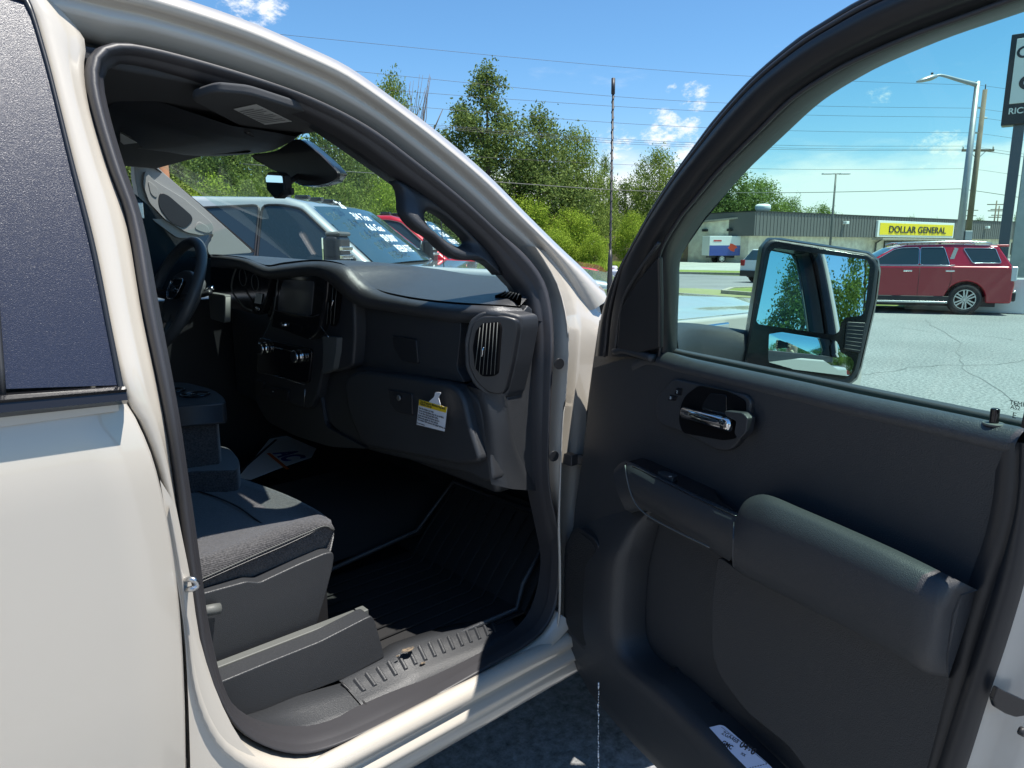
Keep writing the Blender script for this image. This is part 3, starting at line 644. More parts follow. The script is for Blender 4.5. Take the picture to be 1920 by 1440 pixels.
be0 = [(872,722),(893,742),(903,770),(909,815),(914,860),(921,908)]; be1 = [(945,738),(950,756),(955,790),(963,830),(980,872),(1006,920)]
BE0 = crm([onX(u, v, 1.058) for u, v in be0], 16); BE1 = crm([onY(u, v, 1.228) for u, v in be1], 16)
loft('bolster_end', [[p + Vector((.03, .02, 0)) for p in BE0], BE0, [p.lerp(q, .5) + Vector((-.012, -.004, 0)) for p, q in zip(BE0, BE1)], [p.lerp(q, .85) + Vector((-.004, -.003, 0)) for p, q in zip(BE0, BE1)], BE1, [p + Vector((.05, .03, 0)) for p in BE1]], M['plastic'], dash, 16, lin=True)
# defroster grille at the pad's corner
gp = [onX(u, v, 1.15) for u, v in [(928,556),(945,549),(978,556),(976,568),(950,566)]]
dg_ = prism('defroster_grille', [p + Vector((0, 0, .003)) for p in gp], (0, 0, -.01), M['black'], dash, smooth=False)
obj('grille_bars', *merge([tubed([gp[1].lerp(gp[2], t) + Vector((0, 0, .005)), gp[0].lerp(gp[3], t) + Vector((0, 0, .005))], .0012, 5) for t in (.1, .25, .4, .55, .7, .85)]), M['greytrim'], dash)
# end panels: the textured strip in sunlight
ep = [(978,588),(990,572),(999,580),(1004,700),(1003,800),(1008,922),(984,880),(962,830),(949,755),(966,690),(979,612)]
prism('dash_end_panel', [onY(u, v, 1.232) for u, v in ep], (0, .05, 0), M['softpad'], dash, bev=.004)
ep2 = [(950,600),(966,586),(978,594),(980,612),(968,690),(956,745),(946,742),(958,680)]
# centre stack
stk = [(524,512),(545,497),(612,503),(634,520),(662,545),(664,620),(660,690),(622,700),(604,690),(594,745),(578,770),(486,740),(480,690),(486,640),(506,600),(514,560)]
prism('centre_stack', [onX(u, v, 1.03) for u, v in rnd2(stk, 12)], (.08, 0, 0), M['plastic'], dash, bev=.01)
bz = [(521,512),(534,500),(600,503),(614,511),(610,560),(598,620),(582,640),(550,628),(512,612),(509,585),(515,550)]
prism('screen_bezel', [onX(u, v, 1.002) for u, v in rnd2(bz, 10)], (.04, 0, 0), M['gloss'], dash, bev=.009)
sc = [(531,524),(587,527),(588,534),(583,591),(575,594),(520,582),(524,550)]
prism('display_screen', [onX(u, v, .9995) for u, v in rnd2(sc, 4)], (.004, 0, 0), M['screen'], dash, bev=.001)
tube('bezel_trim', [onX(u, v, .998) for u, v in [(506,599),(513,585),(518,545),(524,514),(534,501),(560,499),(600,504),(622,512),(634,521)]], .0022, M['greytrim'], dash, 6, n=40)
tube('screen_lip', [onX(u, v, .996) for u, v in [(515,582),(545,588),(582,594),(597,590)]], .0016, M['plastic'], dash, 6, n=16)
for q, tb in (([(609,524),(634,528),(636,540),(630,600),(622,614),(610,600),(604,580),(606,545)], ((625,562),(620,583))), ([(507,520),(518,512),(516,548),(508,590),(502,596),(500,560)], ((509,542),(506,562)))):
    vn = prism('air_vent', [onX(u, v, 1.018) for u, v in rnd2(q, 5)], (.03, 0, 0), M['recess_shade'], dash, bev=.003)
    for k in range(4):
        xx = q[0][0] + 3 + (q[1][0] - q[0][0] - 4) * k / 3.2
        tube('slat', [onX(xx, q[0][1] + 6, 1.015), onX(xx - 6, q[4][1] - 6, 1.015)], .0011, M['greytrim'], vn, 5)
    tube('vent_tab', [onX(*tb[0], 1.010), onX(tb[0][0] - 3, (tb[0][1] + tb[1][1]) / 2, 1.007), onX(*tb[1], 1.010)], .0020, M['chrome'], vn, 8, n=10)
tube('chrome_trim', [onX(u, v, 1.008) for u, v in [(604,532),(600,560),(596,592),(600,608),(612,626),(616,632)]], .0022, M['chrome'], dash, 6, n=30)
prism('side_trim', [onX(u, v, 1.012) for u, v in rnd2([(604,630),(632,632),(630,660),(624,694),(604,702),(606,660)], 4)], (.02, 0, 0), M['greytrim'], dash, bev=.004)
prism('media_strip', [onX(u, v, 1.0) for u, v in rnd2([(512,598),(566,610),(563,628),(508,612)], 4)], (.04, 0, 0), M['gloss'], dash, bev=.002)
def knob(name, u, v, x, r, ln=.016):
    c = onX(u, v, x)
    k = loft(name, [[c + Vector((dx, math.cos(2*math.pi*i/28) * r * s, math.sin(2*math.pi*i/28) * r * s)) for i in range(28)] for dx, s in ((.02, 1.06), (.004, 1.06), (.003, .95), (-.006, .93), (-.008, 1.0), (-ln+.004, 1.0), (-ln, .93), (-ln, .75))], M['chrome'], dash, 28, cu=True, lin=True)
    disc('knob_face', c + Vector((-ln + .001, 0, 0)), (-1, 0, 0), r * .78, .004, M['plastic2'], k, bev=.001)
    return k
knob('volume_knob', 532, 609, .995, .008, .008); knob('climate_knob', 495, 653, 1.015, .0215); knob('climate_knob', 559, 668, 1.015, .0215)
prism('climate_panel', [onX(u, v, 1.022) for u, v in rnd2([(484,632),(584,655),(578,720),(480,700)], 8)], (.02, 0, 0), M['gloss'], dash, bev=.004)
tube('climate_line', [onX(511, 651, 1.018), onX(550, 659, 1.018)], .0007, M['chrome'], dash, 5)
tube('stack_line', [onX(482, 697, 1.018), onX(520, 706, 1.018), onX(571, 721, 1.018)], .0010, M['chrome'], dash, 5)
for q in ([(504,726),(540,732),(538,752),(506,746)], [(478,712),(494,716),(492,730),(477,726)]):
    prism('power_outlet', [onX(u, v, 1.02) for u, v in rnd2(q, 4)], (.02, 0, 0), M['plastic2'], dash, bev=.002)
tube('switch_trim', [onX(572, 730, 1.015), onX(570, 763, 1.015)], .0012, M['steel'], dash, 5)
text('outlet_symbol', '\u2301' if False else 'o-', onX(511, 735, 1.0185), (0, -1, 0), (0, 0, 1), .009, M['label'], dash)
prism('stack_lower', [onX(u, v, 1.05) for u, v in rnd2([(480,700),(600,728),(610,800),(690,842),(620,838),(555,818),(500,790),(478,750)], 12)], (.10, 0, 0), M['plastic'], dash, bev=.02)
# instrument cluster
ih = [(392,498,.93),(402,484,.925),(450,487,.92),(480,500,.93),(512,512,.95)]
prism('instrument_cluster', [onX(u, v, .99) for u, v in rnd2([(394,488),(450,488),(508,512),(500,560),(488,592),(430,578),(394,560)], 8)], (.03, 0, 0), M['gloss'], dash, bev=.005)
tube('cluster_trim', [onX(u, v, .965) for u, v in [(453,488),(440,510),(434,540),(444,560),(460,577),(472,582)]], .003, M['greytrim'], dash, 6, n=24)
for (u, v) in ((459,491),(482,579)):
    c = onX(u, v, .955); n = 16
    obj('cluster_accent', [c + Vector((0, math.cos(a) * .016, math.sin(a) * .007 )) for a in [2*math.pi*i/n for i in range(n)]], [tuple(reversed(range(n)))], M['chrome'], dash, solid=.003)
prism('gauge_display', [onX(u, v, .985) for u, v in [(480,550),(491,551),(488,570),(477,568)]], (.002, 0, 0), M['label'], dash, smooth=False)
for (u, v, r) in ((478, 530, .028), (455, 520, .03)):
    tube('gauge_ring', [onX(u, v, .984) + Vector((0, math.cos(a) * r, math.sin(a) * r)) for a in [2*math.pi*i/20 for i in range(20)]], .0012, M['greytrim'], dash, 5, True)
# steering column shroud and wheel
prism('column_shroud', [onX(u, v, .86) for u, v in rnd2([(390,548),(422,553),(421,606),(394,598)], 4)], (.02, 0, 0), M['greytrim'], T, bev=.006)
SWc = onX(322, 556, .76)
ax = Vector((-.90, 0, .43)).normalized()        # the wheel faces the driver
e1 = Vector((0, 1, 0)); e2 = ax.cross(e1)
if e2.z < 0: e2 = -e2
SWc = onX(390, 535, .76) + e1 * .195; SWc.z = onX(350, 449, .80).z - .187 * abs(e2.z) - .01
SWc = SWc + e1 * .145
stw = tube('steering_wheel', [SWc + e1 * math.cos(a) * .195 + e2 * math.sin(a) * .19 for a in [2*math.pi*i/56 for i in range(56)]], .0175, M['rimleather'], T, 14, True)
hub = [(300,528),(322,524),(340,530),(344,545),(336,580),(318,610),(300,600)]
hb = prism('airbag_cover', [SWc - ax * .01 + e1 * x * .105 + e2 * y * .095 for x, y in rnd2([(-1,.75),(-.3,1),(.3,1),(1,.75),(1,-.1),(.6,-1),(-.6,-1),(-1,-.1)], .25)], -ax * .05, M['rimleather'], stw, bev=.012)
em = [(-1,.6),(-.8,.85),(.8,.85),(1,.6),(.9,-.4),(.5,-.8),(-.5,-.8),(-.9,-.4)]
emb = [SWc + ax * .002 + e1 * x * .058 + e2 * (y * .044 + .02) for x, y in rnd2(em, .25)]
tube('badge_ring', emb, .0022, M['chrome'], stw, 6, True)
prism('badge_plate', [SWc + ax * .0 + e1 * x * .055 + e2 * (y * .041 + .02) for x, y in rnd2(em, .25)], -ax * .012, M['gloss'], stw, bev=.001)
text('badge_lettering', 'GMC', SWc + ax * .003 + e2 * .008, -e1, e2, .036, M['chrome'], stw, align='CENTER', bold=.0006)
for s in (-1, 1):
    a = SWc + e1 * s * .07 - ax * .02; b = SWc + e1 * s * .185 - ax * .005
    tube('spoke', [a, a.lerp(b, .5), b], .017, M['plastic2'], stw, 8)
    tube('spoke', [SWc + e1 * s * .03 - e2 * .06 - ax * .02, SWc + e1 * s * .075 - e2 * .17], .010, M['greytrim'], stw, 8)
tube('shift_lever', [SWc - ax * .06 - e1 * .05 + e2 * .03, SWc - ax * .07 - e1 * .13 + e2 * .06], .007, M['chrome'], stw, 8)
tube('wiper_stalk', [SWc - ax * .05 - e1 * .03 + e2 * .02, SWc - ax * .06 - e1 * .10 + e2 * .03, SWc - ax * .06 - e1 * .15 + e2 * .04], .009, M['plastic2'], stw, 8)
# centre console / fold-down armrest with cup holders
ct_ = [(322,712),(350,716),(400,728),(420,740),(424,752),(424,775),(330,775)]
zt = 1.235
cpx = [(250,728),(322,716),(352,717),(398,729),(418,741),(426,755),(330,762),(250,766)]
cc = prism('centre_console', [onZ(u, v, zt) for u, v in rnd2(cpx, 10)], (0, 0, -.06), M['plastic'], T, bev=.012)
cl = prism('console_base', [onZ(u, v, zt - .06) + Vector((-.01, .01, 0)) for u, v in rnd2([(250,750),(330,738),(395,752),(414,764),(420,790),(330,800),(250,800)], 10)], (0, 0, -.14), M['fabric'], T, bev=.02)
for (u, v, r) in ((366, 740, .038), (322, 733, .035)):
    c = onZ(u, v, zt + .001)
    k = loft('cup_holder', [[c + Vector((math.cos(2*math.pi*i/28) * r * s, math.sin(2*math.pi*i/28) * r * s * .95, dz)) for i in range(28)] for s, dz in ((1.12, .001), (1.08, .004), (1.0, .002), (.97, .0005), (.2, .0008))], M['gloss'], cc, 28, cu=True, lin=True)
# middle seat
ms = [(250,850),(340,835),(385,832),(430,838),(450,862),(448,882),(360,884),(250,905)]
mst = prism('middle_seat', [onZ(u, v, 1.05) for u, v in rnd2(ms, 12)], (0, 0, -.10), M['fabric'], T, bev=.03)
prism('middle_seat_base', [onZ(u, v, .95) + Vector((0, .03, 0)) for u, v in rnd2([(250,880),(425,868),(446,880),(446,895),(250,935)], 6)], (0, 0, -.14), M['greytrim'], T, bev=.01)
# ---------------------------------------------------------------- passenger seat
def onB(u, v, y=1.47): return onY(u, v, y)
f0 = [(300,905),(355,887),(417,884),(440,892),(533,926),(592,955),(618,974)]
Fz = crm([onZ(u, v, 1.0) for u, v in f0], 40)
f1_ = [(300,1060),(376,1046),(475,1003),(533,980),(580,968),(600,965),(619,976)]
Tz = crm([onZ(u, v, 1.015) for u, v in f1_], 40)
f2 = [(300,1085),(376,1062),(475,1018),(533,993),(580,979),(608,977),(622,982)]
f3 = [(300,1125),(382,1089),(470,1050),(533,1023),(580,1001),(608,988),(626,996)]
f4 = [(300,1140),(385,1108),(470,1082),(533,1061),(580,1040),(610,1030),(622,1020)]
B2 = crm(PX(onB, f2, 1.475), 40); B3 = crm(PX(onB, f3, 1.462), 40); B4 = crm(PX(onB, f4, 1.485), 40)
rows = [[p - Vector((0, -.02, .14)) for p in Fz], [p - Vector((0,-.005,.02)) for p in Fz], Fz]
rows += [[p.lerp(q, t) - Vector((0, 0, .022 * math.sin(math.pi * t) ** 1.0)) for p, q in zip(Fz, Tz)] for t in (.1, .2, .3, .4, .48, .5, .52, .6, .7, .8, .9)]
rows += [Tz, [p.lerp(q, .5) + Vector((0, 0, .006)) for p, q in zip(Tz, B2)], B2, [p.lerp(q, .5) + Vector((0, -.008, 0)) for p, q in zip(B2, B3)], B3, [p.lerp(q, .5) + Vector((0, -.004, 0)) for p, q in zip(B3, B4)], B4, [p + Vector((0, .04, -.01)) for p in B4]]
cush = loft('seat_cushion', rows, M['fabric'], T, 40, lin=True)
fr_ = [r[-1] for r in rows]; obj('seat_front', fr_ + [p + Vector((-.03, 0, -.10)) for p in fr_], [(i, i + 1, i + 1 + len(fr_), i + len(fr_)) for i in range(len(fr_) - 1)], M['fabric'], T)
tube('piping', [p + Vector((0, -.001, .0)) for p in B3], .0016, M['plastic2'], cush, 6)
tube('piping', [p.lerp(q, .28) + Vector((0, -.006, .0)) for p, q in zip(B3, B2)], .0010, M['greytrim'], cush, 6)
tube('seat_seam', crm([onZ(u, v, .992) for u, v in [(300,905),(379,923),(440,947),(487,979),(516,996)]], 24), .0022, M['black'], cush, 6)
sp_ = [(300,1141),(386,1111),(463,1090),(487,1092),(562,1057),(610,1037),(624,1035),(627,1043),(624,1066),(610,1120),(592,1180),(582,1194),(570,1198),(500,1224),(411,1262),(300,1305)]
sh = prism('seat_side_cover', [onY(u, v, 1.445) for u, v in rnd2(sp_, 5)], (0, .05, 0), M['plastic'], T, bev=.012)
tube('recline_lever', PX(lambda u, v: onY(u, v, 1.425), [(375,1148),(398,1143),(412,1141)]), .012, M['greytrim'], sh, 10)
tb_ = [(300,1315),(411,1268),(500,1230),(572,1203),(585,1195)]
box('seat_riser', (.45, 1.70, .80), (.30, .20, .07), M['black'], T)
obj('seat_track', *merge([boxd(onY(640, 1163, 1.42) + Vector((-.16, 0, 0)), (.20, .012, .009)), boxd(onY(640, 1178, 1.40) + Vector((-.16, 0, 0)), (.20, .012, .010)), boxd(onY(678, 1150, 1.42), (.012, .014, .012))]), M['greytrim'], T, smooth=False, bev=.003)
# hidden seat backs (seen only from the side)
prism('seat_back', [(.34,1.50,.98),(.48,1.50,1.0),(.10,1.50,1.78),(-.02,1.50,1.78)], (0, .48, 0), M['fabric'], T, bev=.05)
prism('seat_back', [(.34,2.38,.98),(.48,2.38,1.0),(.10,2.38,1.70),(-.02,2.38,1.70)], (0, .50, 0), M['fabric'], T, bev=.05)
prism('driver_cushion', [(.2,2.40,1.0),(.72,2.40,1.02),(.76,2.40,.92),(.2,2.40,.86)], (0, .48, 0), M['fabric'], T, bev=.03)
# ---------------------------------------------------------------- sill trim
rl = [(405,1282),(500,1243),(600,1203),(690,1157),(697,1155),(703,1164),(712,1195),(722,1232),(648,1272),(560,1306),(490,1338),(432,1358)]
prism('seat_rail_cover', [onY(u, v, 1.345) for u, v in rnd2(rl, 5)], (0, .05, 0), M['plastic'], T, bev=.010)
s1 = [(640,1279),(725,1235),(757,1214),(900,1170),(957,1156)]; s2 = [(690,1336),(757,1306),(840,1266),(925,1222),(975,1190)]
A_ = crm([onY(u, v, 1.335) for u, v in s1], 30); B_ = crm([onY(u, v, 1.236) for u, v in s2], 30)
inner = [Vector((p.x, p.y + .05, p.z - .01)) for p in A_]
sill = loft('sill_plate', [[p - Vector((0, 0, .03)) for p in inner], inner, A_, lerpc(A_, B_, .3, 0), lerpc(A_, B_, .55, 0), lerpc(A_, B_, .6, -.002), B_, [p + Vector((0, 0, -.03)) for p in B_]], M['plastic'], T, 30, lin=True)
for k in range(15):
    t = .06 + k * .058; i = t * 29; j = int(i); f = i - j
    a = A_[j].lerp(A_[j + 1], f); b = B_[j].lerp(B_[j + 1], f)
    p, q = a.lerp(b, .10), a.lerp(b, .48); d = (A_[j + 1] - A_[j]).normalized()
    obj('tread_rib', [p - d * .009, p + d * .003, q + d * .003, q - d * .009, p - d * .005 + Vector((0,0,.005)), p + Vector((0,0,.005)), q + Vector((0,0,.005)), q - d * .005 + Vector((0,0,.005))], [(4,5,6,7),(0,1,5,4),(1,2,6,5),(2,3,7,6),(3,0,4,7)], M['plastic'], sill, bev=.0015)
s3 = [(425,1330),(480,1318),(560,1290),(640,1256),(655,1272)]; s4 = [(480,1362),(540,1375),(600,1368),(650,1352),(688,1337)]
A2 = crm([onY(u, v, 1.335) for u, v in [(432,1348),(490,1332),(560,1304),(638,1281)]], 20); B2_ = crm([onY(u, v, 1.238) for u, v in [(478,1355),(540,1374),(600,1368),(688,1337)]], 20)
loft('pillar_kick_trim', [[p + Vector((0, .012, -.02)) for p in A2], A2, lerpc(A2, B2_, .4, 0), lerpc(A2, B2_, .75, 0), B2_, [p - Vector((0, 0, .03)) for p in B2_]], M['plastic'], T, 20, lin=True)
tube('trim_gap', [onY(640, 1280, 1.33), onY(668, 1305, 1.29), onY(686, 1322, 1.255), onY(691, 1336, 1.236)], .003, M['black'], T, 6, n=12)
# mud marks on the sill
for (u, v, r) in ((762, 1221, .015), (790, 1246, .006), (745, 1232, .004)):
    c = onY(u, v, 1.315 if u < 780 else 1.285) + Vector((0, -.004, .006)); random.seed(u); R_m = [random.uniform(.6, 1.25) for _ in range(26)]
    R_m = [(R_m[i - 1] + R_m[i]) / 2 for i in range(26)]
    obj('mud_mark', [c + Vector((math.cos(a) * r * R_m[i] * 1.3, math.sin(a) * r * .6 * R_m[i], 0)) for i, a in enumerate([2*math.pi*i/26 for i in range(26)])], [tuple(range(26))], M['dirt'], sill, smooth=False, solid=.0006)
# floor, mat, tunnel, toe board
prism('toe_board', [(1.25,1.25,.66),(1.60,1.25,1.05),(1.60,3.1,1.05),(1.25,3.1,.66)], (.03, 0, -.03), M['carpet'], T, smooth=False)
loft('floor_tunnel', [[Vector((x, y, z)) for x in (.3, .9, 1.3, 1.55)] for y, z in ((1.86,.72),(1.92,.80),(2.0,.85),(2.3,.85),(2.4,.80),(2.45,.72))], M['matrubber'], T, 4, lin=True)
fm = [Vector((.72,1.32,.675)),Vector((1.15,1.30,.675)),Vector((1.32,1.34,.80)),Vector((1.32,1.82,.80)),Vector((1.2,1.88,.73)),Vector((.72,1.88,.675))]
fmt = obj('floor_mat', [Vector((.70,1.33,.675)),Vector((1.24,1.31,.675)),Vector((1.24,1.85,.675)),Vector((.70,1.86,.675)),Vector((1.42,1.33,.90)),Vector((1.42,1.84,.90))], [(0,1,2,3),(1,4,5,2)], M['matrubber'], T, smooth=False, solid=.006)
ribs = []
for k in range(9):
    y = 1.40 + .05 * k; ribs.append(tubed([Vector((.80, y, .679)), Vector((1.20, y, .679)), Vector((1.25, y, .745)), Vector((1.38, y, .875))], .0028, 6))
obj('mat_ribs', *merge(ribs), M['matrubber'], fmt)
tube('mat_rim', [Vector((.72,1.345,.682)),Vector((1.22,1.325,.682)),Vector((1.25,1.33,.745)),Vector((1.40,1.345,.885)),Vector((1.40,1.83,.885)),Vector((1.25,1.84,.745)),Vector((.72,1.845,.682))], .008, M['plastic'], fmt, 6)
0 and prism('tunnel_edge_trim', [onX(u, v, 1.3) for u, v in [(806,925),(812,925),(798,960),(780,1010),(776,1008)]], (.01, 0, 0), M['greytrim'], T, smooth=False)
box('hood_release', onX(992, 850, 1.19) , (.006, .008, .008), M['steel'], T, bev=.002)
# ---------------------------------------------------------------- loose papers
P_ = [onZ(u, v, .80) for u, v in [(446,897),(515,812),(532,806),(594,840),(584,858),(520,880),(470,900)]]
pp = prism('paper_floor_mat', P_, (0, 0, .002), M['white'], None, smooth=False); tag(pp, 'white paper floor mat with blue lettering lying in the dark driver footwell', 'paper mat')
e = (onZ(594, 840, .8) - onZ(532, 806, .8)).normalized(); r_ = (onZ(565, 862, .8) - onZ(530, 830, .8))
pa_ = onZ(511, 858, .8035); pb_ = onZ(556, 862, .8035); ux = onZ(556, 876, .8) - onZ(518, 850, .8); ux.normalize(); uy = Vector((-ux.y, ux.x, 0))
if uy.dot(onZ(540, 845, .8) - onZ(535, 870, .8)) < 0: uy = -uy
text('lettering', 'AC', onZ(513, 850, .804), ux, uy, .13, M['blueink'], pp, bold=.004, sx=.8)
v0 = onZ(500, 850, .804); v1_ = onZ(536, 880, .804); w_ = uy * .014
obj('orange_stripe', [v0, v1_, v1_ + w_, v0 + w_], [(0, 1, 2, 3)], M['orange'], pp, smooth=False, solid=.001)
v0 = onZ(452, 884, .804); v1_ = onZ(520, 824, .804); d_ = (v1_ - v0).normalized(); w_ = Vector((-d_.y, d_.x, 0)) * .012
obj('black_border', [v0, v1_, v1_ + w_, v0 + w_], [(0, 1, 2, 3)], M['ink'], pp, smooth=False, solid=.001)
# tag hanging on the glovebox
tg = root('hang_tag', 'white and yellow instruction tag hanging on the lower glovebox door', 'tag', onX(812, 770, 1.01))
TX = 1.012
Q = lambda u, v, dx=0: onX(u, v, TX + dx)
card = [(786,749),(838,764),(833,809),(781,796)]
cd = prism('card', [Q(*p) for p in card], (.001, 0, 0), M['white'], tg, smooth=False)
prism('yellow_header', [Q(u, v, -.0008) for u, v in [(786,749),(838,764),(836,774),(785,760)]], (.0006, 0, 0), M['yellow'], tg, smooth=False)
hk = [(803,754),(814,744),(816,735),(827,736),(822,745),(826,760)]
prism('hook', [Q(*p) for p in rnd2(hk, 3)], (.001, 0, 0), M['white'], tg, smooth=False)
a = Q(786, 749); b = Q(838, 764); ux = (b - a).normalized(); uy = (Q(786, 749) - Q(781, 796)).normalized(); wd = (b - a).length
def tl(s, u, v, size, m=M['ink'], nm='print_line'): return text(nm, s, Q(u, v, -.0016), ux, uy, size, m, tg, ext=.0001, bold=.0001)
tl('Tire Pressure Monitoring and', 787.5, 754.5, wd * .075, nm='heading_print'); tl('Vehicle Set-up', 787, 758.5, wd * .075, nm='heading_print')
for k, s in enumerate(['See the dealer for help', 'Some warning lights may be on at first.', 'To set the clock and the radio,', 'press and hold the button shown', 'Follow the guide for the vehicle', 'The dealer will remove this label before sale']):
    tl(s, 785.6 - .62 * k, 766 + 4.3 * k, wd * .058)
tl('Do not remove', 781.8, 793.6, wd * .045)
# stock card in the door pocket is written with the door
# ================================================================ OPEN DOOR
PL = M['plastic']
DT = lambda u, v, w=0.0: D(u, v, w, True)
DF = lambda u, v, w=0.0: D(u, v, w, False)
nv = DN
# painted shell of the door
lx = [(1045,1030),(1047,1177),(1069,1219),(1095,1260),(1114,1297),(1189,1387),(1241,1440),(1290,1490),(1400,1590)]
outl = [DF(1128,640,-.03), DF(1108,760,-.03), DF(1092,900,-.03), DF(1072,975,-.03), DF(1052,1060,-.03), DF(1052,1170,-.03)]
shell_out = [DL(.02, -.08, 1.39), DL(.0, -.08, 1.2), DL(-.02, -.08, .95), DL(-.02, -.08, .72), DL(.06, -.08, .58), DL(.25, -.08, .545), DL(.60, -.08, .545), DL(.90, -.08, .58), DL(.965, -.08, .70), DL(1.0, -.08, 1.1), DL(1.03, -.08, 1.39)]
door = prism('passenger_door', shell_out, DN * -.085, M['paint'], T, bev=.025)
# shut face of the door with its latch
e_t = [(1958,900),(1920,1060),(1858,1275),(1806,1440),(1760,1590)]
E0 = [DF(u - 14, v, -.004) for u, v in e_t]; E1_ = [p - DN * .012 + DD * .012 for p in E0]; E2_ = [p - DN * .05 + DD * .016 for p in E0]; E3_ = [p - DN * .055 + DD * .036 for p in E0]; E4_ = [p - DN * .12 + DD * .04 for p in E0]; E5_ = [p - DN * .15 + DD * .02 for p in E0]
loft('shut_face', [E0, E1_, E2_, E3_, E4_, E5_], M['paint'], door, 5, lin=True)
lt = DF(1868, 1283, -.02)
la = [(1862,1283),(1874,1290),(1900,1302),(1922,1312),(1922,1336),(1896,1340),(1878,1334),(1858,1322),(1853,1306)]
lq = onP(1890, 1310, lt + DD * .012, DD)
lq = lt + DD * .02
prism('latch_recess', [onP(u, v, lq, (DD + DN * .35).normalized()) for u, v in rnd2(la, 4)], -(DD) * .006 + DD * .012, M['gloss'], door, bev=.002)
disc('latch_screw', onP(1912, 1369, lq, (DD + DN * .35).normalized()), DD, .0055, .006, M['black'], door)
disc('shell_dimple', onP(1950, 1390, lq, (DD + DN * .35).normalized()), DD, .006, .004, M['steel'], door)
# --- window frame
fo_ = [(1112,668),(1120,605),(1134,553),(1155,505),(1180,459),(1218,389),(1257,328),(1307,258),(1326,232),(1365,186),(1411,137),(1488,71),(1546,33),(1600,0),(1700,-48),(1850,-95),(2000,-135),(2120,-170),(2175,-150),(2185,0),(2130,300),(2060,600),(2000,830)]
fi_ = [(1238,668),(1240,650),(1239,600),(1238,540),(1238,478),(1276,408),(1292,388),(1307,370),(1340,330),(1365,304),(1423,247),(1488,185),(1565,135),(1620,107),(1719,65),(1797,37),(1893,2),(2000,-35),(2060,-50),(2075,-20),(2040,200),(1985,500),(1918,800)]
NF_ = 90
FO = crm(PX(DT, fo_, .0), NF_); FI = crm(PX(DT, fi_, .0), NF_)
def fp(t, w): return [p.lerp(q, t) + DN * w for p, q in zip(FO, FI)]
fm_ = loft('window_frame', [fp(.30, -.09), fp(.02, -.085), fp(0, -.05), fp(0, -.012), fp(.03, -.002), fp(.10, .003), fp(.18, .003), fp(.22, -.006), fp(.26, -.006), fp(.29, .008), fp(.34, .014), fp(.55, .016), fp(.74, .012), fp(.80, .006), fp(.84, -.002), fp(.95, -.004), fp(1, -.010), fp(1, -.035), fp(.9, -.06)],
     M['plastic2'], door, NF_, lin=True)
loft('frame_outer_skin', [fp(.02, -.088), fp(.08, -.100), fp(.34, -.100), fp(.38, -.090)], M['paint'], door, NF_, lin=True)
loft('frame_applique', [fp(.38, -.086), fp(.42, -.094), fp(.60, -.090), fp(.64, -.06)], M['gloss'], door, NF_, lin=True)
tube('seal_lip', [p + DN * .006 for p in fp(.225, 0)], .0035, M['rubber'], fm_, 6)
tube('seal_lip', [p + DN * .0 for p in fp(.985, 0)], .003, M['rubber'], fm_, 6)
gl_ = [(1235,700),(1234,560),(1234,474),(1272,404),(1303,366),(1361,300),(1419,243),(1484,181),(1561,131),(1638,92),(1715,61),(1795,33),(1893,-3),(2000,-40),(2062,-56),(2080,-20),(2045,200),(1990,500),(1924,815),(1600,760)]
prism('window_glass', PX(DT, gl_, -.030), DN * -.0045, M['doorglass'], door, smooth=False)
# fixed corner trim at the mirror
ctm = [(1162,585),(1166,573),(1200,520),(1234,480),(1236,560),(1236,652),(1190,664),(1156,655)]
prism('corner_trim', PX(DT, ctm, .020), DN * -.012, M['plastic2'], door, bev=.004)
tube('corner_trim_edge', PX(DT, [(1154,652),(1157,625),(1163,590),(1169,560),(1200,505),(1236,455)], .018), .0035, PL, door, 8, n=30)
tube('corner_sill', PX(DT, [(1152,660),(1170,656),(1200,664),(1225,672)], .012), .009, PL, door, 10, n=14)
# --- main panel, laid back
PB = [(1124,600),(1150,655),(1210,664),(1236,664),(1380,700),(1600,748),(1905,815),(1908,960),(1860,1130),(1790,1330),(1754,1440),(1735,1500),(1300,1500),(1241,1440),(1189,1387),(1114,1297),(1095,1260),(1069,1219),(1050,1177),(1050,1050),(1061,990),(1078,967),(1086,900),(1100,770),(1112,680)]
panel = prism('door_panel', PX(DF, PB, -.045), DN * -.02, PL, door, smooth=False)
# upper face between belt and armrest; gently hollow
u0 = [(1112,690),(1190,672),(1300,702),(1400,724),(1500,746),(1600,768),(1750,800),(1902,838)]
u1 = [(1104,760),(1190,760),(1300,790),(1400,810),(1500,830),(1600,850),(1740,880),(1898,915)]
u2 = [(1092,860),(1190,850),(1300,880),(1400,905),(1500,920),(1600,945),(1730,975),(1890,1000)]
u3 = [(1080,940),(1180,945),(1300,960),(1400,990),(1500,1000),(1600,1040),(1720,1080),(1865,1100)]
u4 = [(1074,1000),(1180,968),(1240,985),(1300,1018),(1370,1050),(1420,1085),(1500,1100),(1600,1120),(1720,1180),(1850,1160)]
rows = [crm([DF(u, v, w) for u, v in r], 50) for r, w in ((u0, .004), (u1, -.002), (u2, -.004), (u3, .0), (u4, .0))]
loft('upper_panel', rows, PL, panel, 50, lin=True)
